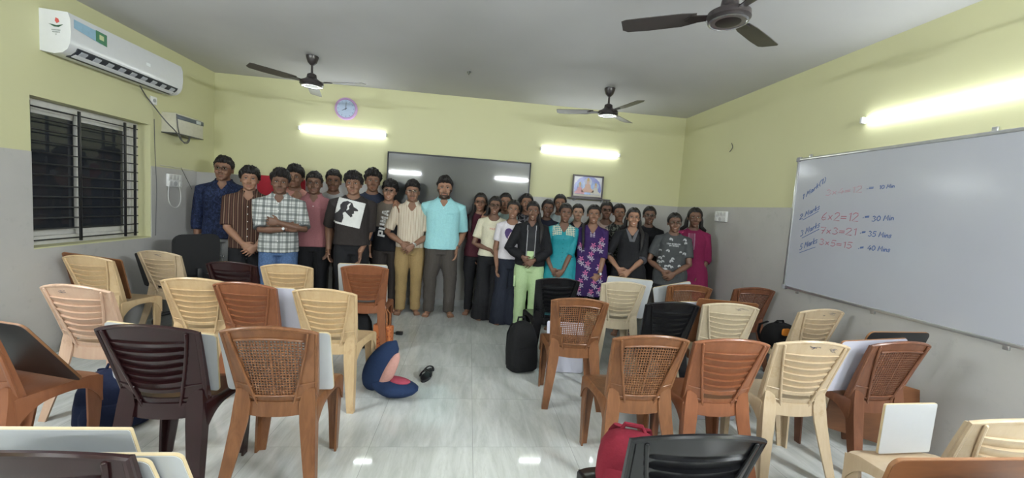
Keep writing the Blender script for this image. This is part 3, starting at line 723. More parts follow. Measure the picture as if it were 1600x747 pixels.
seat_board(26, 'small square white writing board on the front row cream chair', .025, .285, .235, M_LAM, M_EDG, 0, 6, .21, .008, 1)
board('white writing board on the floor between cane and slatted chairs', (1.23, 2.42, 0), (-10, 10, 6), .42, .34, M_LAM, M_BLK)
board('lilac white writing board standing on the floor by the black chair', (.93, 3.40, 0), (-13, -4, 0), .34, .45, M_LILAC, M_BLK)
board('large brown wooden writing board on the floor against the wall', (2.74, 2.28, 0), (-6, -10, 12), .60, .42, M_WOOD, M_BEDG, .05)
board('pale lilac writing board on the floor under the stained cream chair', (1.86, 2.62, 0), (-8, 0, 0), .34, .30, M_LILAC, M_BLK)

# ------------------------------------------------------------------ office chair
M_OFF = plain('black office plastic', (.014, .014, .015), .4); M_CHR = plain('chrome tube', (.6, .6, .6), .15, 1)
oc = thing('office_chair', 'black office chair on castors against the window wall', 'chair', (-2.93, 4.56, 0), math.radians(58))
cs = MB(); mb = MB()
for k in range(5):
    a = k*2*PI/5+.3; d = Vector((math.cos(a), math.sin(a), 0))
    mb.capsule([d*.03+Vector((0, 0, .12)), d*.15+Vector((0, 0, .11)), d*.27+Vector((0, 0, .085))], [.026, .02, .015], 8)
    c = MB(); s_ = Vector((-d.y, d.x, 0))
    for e in (-1, 1): c.tube([d*.27+s_*(e*.008)+Vector((0, 0, .028)), d*.27+s_*(e*.026)+Vector((0, 0, .028))], .028, 14)
    c.tube([d*.27+Vector((0, 0, .03)), d*.27+Vector((0, 0, .09))], .008, 8); c.build('castor', M_OFF, oc)
mb.tube([(0, 0, .10), (0, 0, .4)], [.03, .022], 14); mb.build('star_base', M_OFF, oc)
pd = MB(); pd.prism(rrect(.46, .46, .1), lambda a, b, t: (a, b, t), .40, .47); pd.build('seat_cushion', plain('black fabric', (.012, .012, .013), .9), oc, 40)
bk = MB(); bk.prism(rrect(.42, .42, .08), lambda a, b, t: (a, -.20+t-.12*(a/.21)**2*-.25, .74+b), 0, .04); bk.build('backrest', plain('black mesh fabric', (.012, .012, .013), .9), oc, 40)
for s in (-1, 1): MB().capsule([(s*.19, -.17, .44), (s*.24, -.1, .50), (s*.26, .05, .64), (s*.25, -.02, .69), (s*.24, -.18, .70)], .011, 8).build('armrest', M_CHR, oc)
MB().box((-.03, -.23, .42), (.03, -.2, .6), .006).build('back_bracket', M_OFF, oc)

# ------------------------------------------------------------------ bags and small things on the floor
def cloth(name, c, rough=.85, bs=60):
    if name in MATS: return MATS[name]
    t = NT(name); f = t.noise(bs, 4); t.bump(t.noise(14, 4, .6), .35, .02); MATS[name] = t.out(t.mix(f, tuple(x*.85 for x in c), tuple(x*1.15 for x in c)), rough, spec=.25); return MATS[name]
def backpack(label, P, rz, w, d, h, m, lean=0, strap_m=None):
    t = thing('backpack', label, 'bag', P, math.radians(rz)); M = Matrix.Rotation(math.radians(lean), 4, 'X')
    def sec(z, k, kd): return [tuple(M @ Vector((math.copysign(abs(math.cos(a))**.6, math.cos(a))*w/2*k, math.copysign(abs(math.sin(a))**.6, math.sin(a))*d/2*kd, z))) for a in [2*PI*q/24 for q in range(24)]]
    mb = MB(); mb.rings([sec(h*a, b, c) for a, b, c in ((.01, .8, .8), (.05, .97, .98), (.2, 1.02, 1.05), (.45, 1, 1), (.7, .93, .88), (.86, .78, .7), (.95, .55, .5), (1, .25, .22))]); mb.build('body', m, t, 60)
    mb = MB(); mb.rings([[tuple(Vector(p)+M @ Vector((0, -d*.36, 0))) for p in sec(h*a, b*.8, c*.45)] for a, b, c in ((.06, .85, .8), (.12, 1, 1), (.35, 1, 1), (.48, .9, .8), (.52, .7, .4))]); mb.build('front_pocket', m, t, 60)
    MB().capsule([M @ Vector(q) for q in ((-.04, .02, h*.97), (-.03, .02, h*1.07), (.03, .02, h*1.07), (.04, .02, h*.97))], .009, 8).build('top_handle', strap_m or m, t)
    for s in (-1, 1):
        MB().tube([M @ Vector(q) for q in ((s*w*.2, d*.42, h*.92), (s*w*.26, d*.68, h*.7), (s*w*.3, d*.66, h*.35), (s*w*.36, d*.42, h*.08))], .022, 8, True, 0, .3).build('shoulder_strap', strap_m or m, t)
    z = MB(); z.tube([M @ Vector((w*.47*math.cos(a), -d*.18, h*.42+h*.47*math.sin(a))) for a in np.linspace(.05, PI-.05, 15)], .004, 6); z.build('zip', M_BLK, t)
    return t
M_BAGB = cloth('black nylon', (.008, .008, .009)); M_NAVY = cloth('navy nylon', (.010, .016, .045)); M_RED = cloth('crimson nylon', (.16, .010, .022))
backpack('black backpack standing on the floor beside the black chair', (.55, 3.44, 0), 18, .27, .2, .44, M_BAGB, -6)
backpack('dark navy bag on the floor under the maroon chair with board', (-2.02, 2.52, 0), 30, .34, .24, .34, M_NAVY)
backpack('crimson red backpack on the seat of the front row black chair', (.64, 1.33, .445), -20, .24, .16, .215, M_RED, 0, M_RED)
backpack('black backpack with an orange tag on the cream chair by the wall', (2.65, 3.02, .445), 10, .28, .2, .19, M_BAGB, 4)
og = MB(); og.prism(rrect(.075, .055, .015), lambda a, b, t: (a, t, b), -.015, 0)
o = og.build('orange_tag', cloth('orange felt', (.62, .22, .03)), bpy.data.objects['backpack.003'], 40); o.location = (-.085, -.118, .15); o['label'] = 'orange tag'
backpack('black bag with green labels on the floor under the reddish brown chair', (-1.03, 3.93, 0), 0, .32, .2, .34, M_BAGB)
for (dx, dz, w_, r_) in ((.04, .19, .06, 20), (-.07, .2, .03, 55)):
    g_ = MB(); g_.prism(rrect(w_, .045, .01), lambda a, b, t: (a, t, b), -.006, 0)
    o = g_.build('green_label', plain('lime green label', (.30, .55, .05), .5), bpy.data.objects['backpack.004'], 0); o.location = (dx, -.122, dz); o.rotation_euler = (0, math.radians(r_), 0)
mb = MB(); hb = thing('handbag', 'orange printed handbag on the floor at the reddish brown chair', 'bag', (-.745, 3.84, 0), math.radians(-20))
mb.box((-.095, -.035, .0), (.095, .035, .25), .015, seg=3)
th = NT('orange printed cloth'); vv = th.voro(42); M_OR = th.out(th.mix(th.ramp(vv.outputs['Distance'], ((.3, 0.), (.45, 1.))), (.22, .045, .018), (.46, .14, .04)), .7)
mb.build('body', M_OR, hb)
for y in (-.025, .025): MB().capsule([(-.05, y, .24), (-.045, y, .36), (-.02, y*.5, .40), (.02, y*.5, .40), (.045, y, .36), (.05, y, .24)], .007, 8).build('handle', cloth('tan strap', (.30, .12, .05)), hb)
# open blue bag lying on the floor
ob_ = thing('duffel_bag', 'open navy blue bag with pink lining on the aisle floor', 'bag', (-.50, 2.93, 0), math.radians(0))
def lens(c, L, Wd, Hh, bend, n=13, seg=18, tilt=0):
    rs = []
    for i in range(n):
        t = -1+2*i/(n-1); k = math.sqrt(max(.004, 1-abs(t)**1.7)); cx = t*L/2
        rs.append([Vector((cx, Wd*k*.5*math.cos(2*PI*q/seg), Hh*k*.5*math.sin(2*PI*q/seg)+bend*(t*t))) for q in range(seg)])
    return rs
mb = MB(); Mx = Matrix.Rotation(math.radians(-28), 4, 'Z')
mb.rings([[tuple(Mx @ p+Vector((.03, .0, .062))) for p in r] for r in lens(0, .40, .24, .12, .02)])
mb.build('lower_half', cloth('navy blue cotton', (.013, .028, .075)), ob_, 60)
mb = MB(); Mu = Matrix.Rotation(math.radians(-15), 4, 'Z') @ Matrix.Rotation(math.radians(-62), 4, 'Y') @ Matrix.Rotation(math.radians(90), 4, 'X')
mb.rings([[tuple(Mu @ p+Vector((-.10, .04, .19))) for p in r] for r in lens(0, .46, .21, .13, -.05)])
mb.build('upper_half', MATS['navy blue cotton'], ob_, 60)
li = MB(); Ml = Matrix.Rotation(math.radians(-15), 4, 'Z') @ Matrix.Rotation(math.radians(-66), 4, 'Y') @ Matrix.Rotation(math.radians(90), 4, 'X')
li.rings([[tuple(Ml @ p+Vector((-.025, .0, .165))) for p in r] for r in lens(0, .34, .10, .08, -.03)])
li.build('lining', cloth('pale pink lining', (.50, .27, .23)), ob_, 60)
l2 = MB(); l2.rings([[tuple(Mx @ p+Vector((.06, -.01, .115))) for p in r] for r in lens(0, .2, .10, .05, .01)]); l2.build('inner_fold', cloth('dark pink lining', (.30, .05, .08)), ob_, 60)
# a pair-less black sandal
sd = thing('sandal', 'single black glossy sandal lying on the aisle floor', 'shoe', (-.265, 3.27, 0), math.radians(-10))
out = []
for a in [2*PI*q/28 for q in range(28)]:
    y = math.sin(a)*.125; wv = .042 if y < 0 else .036; wv *= 1-.30*math.exp(-((y-.02)/.035)**2); out.append((math.cos(a)*wv, y))
M_SOL = plain('black rubber', (.014, .014, .016), .3)
MB().prism(out, lambda a, b, t: (a, b, t), 0, .022).build('sole', M_SOL, sd, 40)
st = MB()
for y0, r in ((-.055, .046), (-.03, .045)): st.tube([(math.cos(a)*r, y0+.02*math.sin(a), .018+math.sin(a)*.045) for a in np.linspace(0, PI, 11)], .018, 8, True, 0, .3, up=(0, 1, 0))
st.build('front_strap', plain('black patent strap', (.018, .018, .022), .12), sd, 60)
st = MB(); st.tube([(math.cos(a)*.036, .05+.045*math.sin(a), .03+.02*math.sin(a)) for a in np.linspace(0, PI, 11)], .009, 8, True, 0, .5); st.build('heel_strap', MATS['black patent strap'], sd, 60)
pl = thing('charger_plug', 'black plug and short lead lying on the floor by the orange bag', 'plug', (-.67, 4.31, 0), math.radians(-8))
MB().box((-.035, -.022, 0), (.04, .022, .035), .008).build('plug_body', M_OFF, pl)
MB().capsule([(-.035, 0, .015), (-.09, .005, .007), (-.20, 0, .006)], .0055, 8).build('lead', M_OFF, pl)

# ------------------------------------------------------------------ people
def skin_mat():
    t = NT('skin'); a = t.n('ShaderNodeVertexColor'); a.layer_name = 'tint'
    t.bump(t.noise(220, 2), .05, .002)
    t.b.inputs['Subsurface Weight'].default_value = .06; t.b.inputs['Subsurface Radius'].default_value = (.01, .004, .002)
    return t.out(a.outputs[0], .48, spec=.4)
M_SKIN = skin_mat()
def hair_mat():
    t = NT('black hair'); f = t.noise(1, 4, .7, t.mapped((90, 90, 12)), .6); t.bump(f, .5, .006)
    return t.out(t.mix(f, (.005, .004, .004), (.016, .013, .012)), .55, spec=.35)
M_HAIR = hair_mat()
M_EYE = plain('eye white', (.42, .39, .36), .3); M_IRIS = plain('dark iris', (.012, .008, .006), .15); M_TEETH = plain('teeth', (.60, .57, .52), .3); M_FRM = plain('dark spectacle frame', (.02, .017, .017), .3)
M_LENS = NT('clear lens'); M_LENS.b.inputs['Transmission Weight'].default_value = 1; M_LENS.b.inputs['IOR'].default_value = 1.02; M_LENS = M_LENS.out((1, 1, 1), .0)
M_BRW = plain('eyebrow hair', (.014, .010, .008), .8)

HEAD = [(0, .06, -.34, -.16), (.035, .135, -.385, -.10), (.10, .20, -.405, -.03), (.19, .25, -.41, .10), (.30, .285, -.405, .26), (.42, .315, -.392, .37), (.52, .33, -.388, .42),
        (.62, .336, -.392, .445), (.72, .328, -.378, .445), (.82, .295, -.33, .41), (.91, .225, -.24, .33), (.97, .13, -.13, .22), (1, .03, -.02, .09)]
def head_parts(mb, h, M, fem, fw=1.0):
    rs = []
    for t, hw, yf, yb in HEAD:
        hw *= fw
        if fem: hw *= .95 if t > .3 else .88
        cy, ry = (yf+yb)/2, (yb-yf)/2; n = 26; r = []
        for k in range(n):
            a = 2*PI*k/n; e = .82
            x = math.copysign(abs(math.cos(a))**e, math.cos(a))*hw; y = cy+math.copysign(abs(math.sin(a))**e, math.sin(a))*ry
            r.append(M @ Vector((x*h, y*h, t*h)))
        rs.append(r)
    mb.rings(rs)
    q = lambda x, y, z: M @ Vector((x*h, y*h, z*h))
    mb.capsule([q(0, -.385, .60), q(0, -.425, .48), q(0, -.475, .37)], [.026*h, .036*h, .052*h], 8)
    for s in (-1, 1):
        mb.capsule([q(s*.055, -.425, .345), q(s*.05, -.41, .345)], .036*h, 8)
        R3 = M.to_3x3()
        mb.ell(q(s*.345, .06, .47), (.03*h, .085*h, .14*h), 10, 6, M=R3)
        mb.ell(q(s*.17, -.345, .36), (.10*h, .06*h, .09*h), 10, 6, M=R3)
        mb.capsule([q(s*.06, -.395, .605), q(s*.2, -.365, .61)], .028*h, 8)
    R3 = M.to_3x3()
    mb.ell(q(0, -.415, .222), (.105*h, .032*h, .025*h), 10, 6, M=R3)
    mb.ell(q(0, -.412, .172), (.09*h, .034*h, .03*h), 10, 6, M=R3)
    mb.ell(q(0, -.385, .05), (.09*h, .045*h, .05*h), 10, 6, M=R3)
def hand_parts(mb, P, d, n, side, curl, sz):
    d = Vector(d).normalized(); n = Vector(n); n = (n-d*n.dot(d)).normalized(); s = d.cross(n)*side   # s: towards the thumb
    S = sz/.18
    pt = lambda a, b, c: P + d*(a*S)+s*(b*S)+n*(c*S)
    rs = []
    for a, w, th in ((-.012, .026, .020), (.01, .030, .019), (.04, .040, .016), (.075, .043, .014), (.092, .040, .012)):
        rs.append([pt(a, w*math.copysign(abs(math.cos(q))**.7, math.cos(q)), th*math.sin(q)) for q in [2*PI*k/14 for k in range(14)]])
    mb.rings(rs)
    for off, L, r, ck in ((-.033, .060, .0078, 1.15), (-.0115, .076, .0088, 1.05), (.0115, .082, .009, 1.0), (.0335, .074, .0088, .92)):
        p = pt(.085, off, 0); a0 = 0; pts = [p]; sp = off*.16/.033
        for f in (.45, .32, .23):
            a0 += curl*ck*(.8 if f == .45 else 1)
            dd = (d*math.cos(a0)+n*math.sin(a0)+s*sp*math.cos(a0)).normalized(); p = p+dd*(L*f*S); pts.append(p)
        mb.capsule(pts, [r*S, r*.97*S, r*.92*S, r*.8*S], 8)
    t0 = pt(.022, .030, .004)
    mb.capsule([t0, t0+(s*.72+d*.62+n*.25).normalized()*.030*S, t0+(s*.72+d*.62+n*.25).normalized()*.030*S+(d*.85+s*.35+n*.4).normalized()*.032*S], [.0125*S, .0105*S, .0085*S], 8)
    return pt
def limb(S, Wp, hint, a, b):
    S, Wp = Vector(S), Vector(Wp); v = Wp-S; L = v.length
    if L > (a+b)*.995: Wp = S+v*((a+b)*.995/L); v = Wp-S; L = v.length
    x = (a*a-b*b+L*L)/(2*L); hgt = math.sqrt(max(0, a*a-x*x)); u = v/L
    hv = Vector(hint); hv = (hv-u*hv.dot(u)).normalized()
    return S+u*x+hv*hgt, Wp
def lerp_path(pts, rads, f):       # the first fraction f of a polyline
    P = [Vector(p) for p in pts]; L = [0]
    for i in range(1, len(P)): L.append(L[-1]+(P[i]-P[i-1]).length)
    T_ = L[-1]*f; op, orr = [P[0]], [rads[0]]
    for i in range(1, len(P)):
        if L[i] < T_-1e-6: op.append(P[i]); orr.append(rads[i])
        else:
            k = (T_-L[i-1])/(L[i]-L[i-1]); op.append(P[i-1].lerp(P[i], k)); orr.append(rads[i-1]*(1-k)+rads[i]*k); break
    return op, orr
def erings(spec, H, b, ez=0.0, n=26):
    rs = []
    for z, rx, ry, cy in spec:
        rs.append([Vector(((rx*H*b+ez)*math.copysign(abs(math.cos(a))**.85, math.cos(a)), cy*H+(ry*H*b+ez)*math.copysign(abs(math.sin(a))**.85, math.sin(a)), z*H)) for a in [2*PI*k/n for k in range(n)]])
    return rs
def decal(name, mat, par, bvh, inside, x0, x1, z0, z1, off=.003, cell=.0045):
    nx, nz = int((x1-x0)/cell)+1, int((z1-z0)/cell)+1; cache = {}; mb = MB()
    def vert(i, j):
        if (i, j) not in cache:
            x, z = x0+i*cell, z0+j*cell; hit = bvh.ray_cast(Vector((x, -1, z)), Vector((0, 1, 0)))
            if hit[0] is None: cache[i, j] = None
            else: mb.v.append((x, hit[0].y-off, z)); cache[i, j] = len(mb.v)-1
        return cache[i, j]
    for i in range(nx):
        for j in range(nz):
            if inside(x0+(i+.5)*cell, z0+(j+.5)*cell):
                q = [vert(i, j), vert(i+1, j), vert(i+1, j+1), vert(i, j+1)]
                if None not in q: mb.f.append(tuple(q)); mb.m.append(0)
    if mb.f: return mb.build(name, mat, par, 180)
def inpoly(P):
    def f(x, y):
        c = False; n = len(P)
        for i in range(n):
            (x1, y1), (x2, y2) = P[i], P[i-1]
            if (y1 > y) != (y2 > y) and x < (x2-x1)*(y-y1)/(y2-y1)+x1: c = not c
        return c
    return f
def get_np(me):
    a = np.empty(len(me.vertices)*3); me.vertices.foreach_get('co', a); return a.reshape(-1, 3)

def hair_cap(mb, h, M, kind, rg, fem):
    nt, npn = 96, 26; c = Vector((0, .03, .60))
    R_ = (.337*(.95 if fem else 1), .412, .40)
    def phi_min(th):     # th: 0 front .. pi back
        a = abs(th)
        if kind['fringe'] is None: front = 40
        else: front = kind['fringe']
        K = [(0, front), (.55, front-3), (.95, kind.get('temple', 16)), (1.25, kind.get('side', -12)), (1.62, kind.get('side', -12)-2), (1.9, -30), (2.4, -44), (PI, -48)]
        for (a0, v0), (a1, v1) in zip(K, K[1:]):
            if a <= a1: k = (a-a0)/(a1-a0); return math.radians(v0+(v1-v0)*k)
        return math.radians(-48)
    outer, inner = [], []; ms = kind.get('mess', 1)
    for j in range(npn+1):
        ro, ri = [], []
        for i in range(nt):
            th = 2*PI*i/nt-PI; jit = 3.2*ms*noise.noise(Vector((math.sin(th)*9+rg*5, math.cos(th)*9, rg)))+1.8*ms*math.sin(th*31+rg*3)
            pm = phi_min(th)+math.radians(jit*(.6 if fem else 1)); ph = pm+(PI/2-pm)*(j/npn)**.9
            d = Vector((R_[0]*math.cos(ph)*math.sin(th), -R_[1]*math.cos(ph)*math.cos(th), R_[2]*math.sin(ph)))
            top = max(0, math.sin(ph)); fr = max(0, math.cos(th))
            thick = kind['sidet']+(kind['topt']-kind['sidet'])*top**1.1+kind.get('quiff', 0)*fr*math.cos(ph)*top*2
            if kind.get('part'): thick -= (.035 if fem else .02)*math.exp(-(d.x/.03)**2)*(1 if d.y < .1 else 0)
            ramp = min(1, j/5.0); thick *= ramp**.6
            P3 = Vector((math.sin(th)*math.cos(ph), math.cos(th)*math.cos(ph), math.sin(ph)))
            thick += ms*ramp*((.030 if not fem else .008)*noise.noise(P3*3.2+Vector((rg*7, 0, 0)))+(.026 if not fem else .010)*noise.noise(Vector((P3.x*11, P3.y*11, P3.z*5+rg*3)))+(.014 if not fem else .008)*noise.noise(Vector((P3.x*26, P3.y*26, P3.z*9+rg))))
            ro.append(M @ ((c+d*(1+max(.006, thick)/.36))*h)); ri.append(M @ ((c+d*.93)*h))
        outer.append(ro); inner.append(ri)
    mb.rings([*reversed(inner), *outer], True)
def face_bits(par, h, M, fem, glasses, smile, tone):
    q = lambda x, y, z: M @ Vector((x*h, y*h, z*h)); R3 = M.to_3x3()
    for s in (-1, 1):
        mb = MB(); mb.ell(q(s*.135, -.345, .535), (.062*h, .04*h, .030*h), 12, 8, 0, R3); mb.ell(q(s*.135, -.372, .535), (.027*h, .017*h, .028*h), 10, 6, 1, R3)
        mb.capsule([q(s*.075, -.372, .545), q(s*.135, -.388, .567), q(s*.198, -.362, .548)], .008*h, 6, 1)
        mb.build('eye', [M_EYE, M_IRIS], par, 180)
        mb = MB(); mb.tube([q(s*.05, -.415, .622), q(s*.13, -.412, .648), q(s*.225, -.362, .625)], [.017*h*(.8 if fem else 1.1), .016*h*(.8 if fem else 1.1), .006*h], 6, True, 0, .6); mb.build('eyebrow', M_BRW, par, 180)
    if smile:
        mb = MB(); mb.tube([q(-.075, -.405, .207), q(-.04, -.437, .196), q(0, -.446, .192), q(.04, -.437, .196), q(.075, -.405, .207)], [.004*h, .010*h, .013*h, .010*h, .004*h], 8); mb.build('teeth', M_TEETH, par, 180)
    if glasses:
        g = MB()
        for s in (-1, 1):
            pts = [q(s*.14+.098*math.copysign(abs(math.cos(a))**.75, math.cos(a)), -.47+.03*abs(s*.14+.098*math.cos(a))*1.5, .53+.075*math.copysign(abs(math.sin(a))**.75, math.sin(a))) for a in [2*PI*k/20 for k in range(21)]]
            g.tube(pts, .0062*h*glasses, 6)
            g.tube([q(s*.235, -.455, .55), q(s*.335, -.3, .55), q(s*.36, .02, .54)], .006*h*glasses, 6)
        g.tube([q(-.045, -.47, .545), q(0, -.478, .555), q(.045, -.47, .545)], .009*h*glasses, 6)
        go = g.build('spectacles', M_FRM if glasses > .8 else M_CHR, par, 180)
        for s in (-1, 1):
            l = MB(); pts = [(s*.14+.094*math.copysign(abs(math.cos(a))**.75, math.cos(a)), .53+.071*math.copysign(abs(math.sin(a))**.75, math.sin(a))) for a in [2*PI*k/20 for k in range(20)]]
            l.prism(pts, lambda a, b, t: tuple(q(a, -.468+.045*abs(a)+t, b)), 0, .006); l.build('lens', M_LENS, go, 0)

HK = {'crop': dict(fringe=26, temple=12, sidet=.045, topt=.12, quiff=.03, mess=1.2), 'full': dict(fringe=23, temple=10, sidet=.075, topt=.17, quiff=.05, mess=2.0), 'fringe': dict(fringe=14, temple=4, side=-14, sidet=.09, topt=.15, mess=1.8),
      'curtain': dict(fringe=22, temple=4, side=-14, sidet=.10, topt=.15, part=1, mess=1.6), 'side': dict(fringe=25, temple=12, sidet=.05, topt=.14, quiff=.07, mess=1.4), 'tied': dict(fringe=28, temple=11, side=-18, sidet=.08, topt=.08, part=1, mess=.6),
      'open': dict(fringe=29, temple=10, side=-24, sidet=.08, topt=.08, part=1, mess=.8)}
TONES = {'d': (.145, .074, .047), 'm': (.215, .112, .070), 'l': (.29, .155, .098), 'f': (.40, .24, .165)}
PEOPLE = {}
def person(key, label, crown, Y, sex, tone, hair, top, bottom, L=None, R=None, yaw=0, head=(0, 0, 0), glasses=0, smile=0, b=1.0, facial=None, hh=None, feet=False, vox=.0055, lock=(), stance=.055, sw=None, fw=1.0):
    fem = sex == 'f'; C0 = aty(crown[0], crown[1], Y); H = C0.z; ry = math.radians(yaw)-.8*math.atan2(C0.x, Y)
    root = thing('person', label, 'person', (C0.x, Y, 0), ry, 'students and teacher standing in a group'); PEOPLE[key] = root
    Wi = (Matrix.Translation((C0.x, Y, 0)) @ Matrix.Rotation(ry, 4, 'Z')).inverted()
    loc = lambda spec: Wi @ aty(spec[0], spec[1], Y+spec[2])
    hh = (hh or (.152 if not fem else .150))*H; h = hh*.93; chin = H-hh
    yawm = Matrix.Rotation(math.radians(head[0]), 4, 'Z') @ Matrix.Rotation(math.radians(head[1]), 4, 'Y') @ Matrix.Rotation(math.radians(head[2]), 4, 'X')
    Mh = Matrix.Translation((0, -.012, chin)) @ Matrix.Translation((0, .01, .1*h)) @ yawm @ Matrix.Translation((0, -.01, -.1*h))
    sw = (sw or (.112 if not fem else .092))*H*(b**.6)
    if fem: TS = [(.465, .05, .05, 0), (.49, .090, .066, 0), (.53, .098, .068, .004), (.60, .074, .054, 0), (.67, .078, .06, -.004), (.73, .085, .068, -.010), (.778, .086, .052, 0), (.806, .070, .043, .003), (.826, .050, .038, .004), (.845, .033, .034, .005), (.865, .029, .031, .0)]
    else: TS = [(.465, .05, .05, 0), (.49, .088, .064, 0), (.53, .092, .066, 0), (.60, .084, .060, 0), (.67, .092, .064, 0), (.74, .102, .068, -.003), (.78, .104, .058, .002), (.81, .088, .048, .004), (.831, .060, .042, .004), (.848, .040, .038, .004), (.868, .034, .036, 0)]
    mb = MB(); mb.rings(erings(TS, H, b))
    nr = (.031 if fem else .035)*H*b**.4
    mb.tube([(0, .006*H, .825*H), (0, .004*H, .852*H), Mh @ Vector((0, .03*h, .12*h)), Mh @ Vector((0, .06*h, .32*h))], [nr*1.25, nr, nr*.97, nr*.97], 16)
    head_parts(mb, h, Mh, fem, fw)
    ua, fa, hs = .178*H, .150*H, .104*H
    arms = {}; bb = b**.7*(.86 if fem else 1)
    hs *= .94 if fem else 1
    for s, sp in ((-1, L), (1, R)):
        S = Vector((s*sw, .004*H, (.782 if not fem else .787)*H)); sp = sp or dict(k='hang')
        k = sp['k']
        if k == 'hang':
            Wr = Vector((s*(sw+.035*H*b), .0 if 'back' not in sp else .09, .478*H)); hint = (s*.4, 1, 0); dd = Vector((-s*.05, -.12, -1)); nn = Vector((-s, -.2, 0)); curl = .30
        elif k == 'down':
            T = loc(sp['at']); dd = Vector(sp.get('d', (-s*.05, -.15, -1))).normalized(); Wr = T-dd*hs*.45; hint = sp.get('hint', (s*.5, 1, 0)); nn = Vector((-s, -.3, 0)); curl = .32
        elif k == 'clasp':
            T = loc(sp['at']); ov = sp.get('over', False)
            dd = Vector((-s*.75, -.10, -.66)).normalized(); nn = Vector((-s*.25, 1, -.1)); Wr = T-dd*hs*.42+Vector((0, -.022 if ov else .010, .0)); hint = (s*.9, .55, 0); curl = .42 if ov else .30
        elif k == 'cross':
            T = loc(sp['at']); dd = Vector((-s, .12, .12)).normalized(); nn = Vector((0, 1, 0)); Wr = T-dd*hs*.3; hint = (s*1, .2, -.6); curl = .8
        elif k == 'shoulder':
            T = loc(sp['at']); dd = Vector(sp.get('d', (s*.2, -.7, -.6))).normalized(); nn = Vector((0, .3, -1)); Wr = T-dd*hs*.45; hint = (0, .4, -1); curl = .30
        E_l, Wr = limb(S, Wr, hint, ua*1.04, fa*1.02)
        A = [Vector((s*sw*.55, .004*H, .802*H)), S, S.lerp(E_l, .45), E_l, E_l.lerp(Wr, .35), Wr]
        rr = [x*H*bb for x in (.027, .031, .029, .0245, .0255, .0165)]
        mb.capsule(A, rr, 12); hand_parts(mb, Wr, dd, nn, -s, curl, hs*1.06)
        arms[s] = (A, rr, Wr, dd)
    lx = stance*H
    for s in (-1, 1):
        mb.capsule([(s*.05*H, 0, .50*H), (s*.054*H, -.004*H, .40*H), (s*lx, -.004*H, .285*H), (s*lx, .008*H, .21*H), (s*lx, .012*H, .05*H)], [x*H*b**.6 for x in (.054, .048, .034, .033, .022)], 12)
        fa_ = math.radians(14*s); dv = Vector((math.sin(fa_), -math.cos(fa_), 0)); sv = Vector((math.cos(fa_), math.sin(fa_), 0)); F = Vector((s*lx, .012*H, 0)); k = H/1.75
        mb.capsule([F-dv*.035*k+Vector((0, 0, .032*k)), F+dv*.04*k+Vector((0, 0, .040*k)), F+dv*.11*k+Vector((0, 0, .024*k))], [.032*k, .036*k, .024*k], 10)
        mb.capsule([F+dv*.11*k-sv*.022*k+Vector((0, 0, .021*k)), F+dv*.11*k+sv*.022*k+Vector((0, 0, .021*k))], .021*k, 8)
        for q_, (o, L_, r_) in enumerate(((-.030, .058, .0125), (-.010, .056, .010), (.007, .050, .0095), (.022, .042, .009), (.035, .032, .0085))):
            a = F+dv*(.115*k)+sv*(-s*-1*o*k)*(1); mb.capsule([a+Vector((0, 0, .014*k)), a+dv*L_*k*.8+Vector((0, 0, r_*k))], [r_*1.1*k, r_*k], 8)
    me = remesh(mb, vox, 'body'); co = get_np(me)
    # eye sockets, then the skin's own colour: lips, brows' roots, beard
    Mi = np.array(Mh.inverted()); hl = (co @ Mi[:3, :3].T + Mi[:3, 3])/h
    fr = (hl[:, 2] > -.05) & (hl[:, 2] < 1.05) & (hl[:, 1] < -.2) & (np.abs(hl[:, 0]) < .4)
    push = np.zeros(len(co))
    for s in (-1, 1): push += .045*np.exp(-(((hl[:, 0]-s*.135)/.075)**2+((hl[:, 2]-.535)/.05)**2))
    push += .02*np.exp(-((hl[:, 0]/.1)**2+((hl[:, 2]-.197)/.012)**2))
    push *= fr*h; fwd = np.array(Mh.to_3x3() @ Vector((0, 1, 0))); co2 = co+push[:, None]*fwd
    me.vertices.foreach_set('co', co2.ravel()); me.update()
    base = np.array(TONES[tone]); colr = np.tile(base, (len(co), 1))
    nz = np.sin(co[:, 0]*37+co[:, 2]*23)*np.sin(co[:, 2]*31+co[:, 1]*29)
    colr *= (1+.06*nz)[:, None]
    def blend(mask, c, k=1.0):
        m = np.clip(mask*k, 0, 1)[:, None]; colr[:] = colr*(1-m)+np.array(c)*m
    lips = fr*np.exp(-((hl[:, 0]/.105)**4+((hl[:, 2]-.197)/.042)**4)); blend(lips, base*np.array((1.05, .62, .62)) if fem else base*np.array((.92, .62, .62)), .8)
    if facial:
        mo = fr*np.exp(-((hl[:, 0]/.15)**4+((hl[:, 2]-.262)/.028)**4)); bl = np.array((.016, .012, .010))
        blend(mo, bl, {'beard': .95, 'moustache': .75, 'light': .45}[facial])
        if facial == 'beard':
            be = (hl[:, 2] < .17) & (hl[:, 2] > -.06) & (hl[:, 1] < .02) | ((np.abs(hl[:, 0]) > .24) & (hl[:, 2] < .45) & (hl[:, 2] > 0) & (hl[:, 1] < .02) & (hl[:, 1] > -.3)); blend(be.astype(float)*(hl[:, 2] < .5), bl, .85)
            blend(fr*np.exp(-((((np.abs(hl[:, 0])-.14)/.035)**2)+((hl[:, 2]-.2)/.09)**2)), bl, .8)
    if fem: blend(fr*np.exp(-((hl[:, 0]/.018)**2+((hl[:, 2]-.645)/.018)**2)), (.10, .01, .02), .8)
    at = me.color_attributes.new('tint', 'FLOAT_COLOR', 'POINT'); at.data.foreach_set('color', np.hstack([colr, np.ones((len(co), 1))]).astype(np.float32).ravel())
    put('body', me, M_SKIN, root, 180)
    face_bits(root, h, Mh, fem, glasses, smile, tone)
    hb_ = MB(); hair_cap(hb_, h, Mh, HK[hair], len(PEOPLE)*1.37, fem)
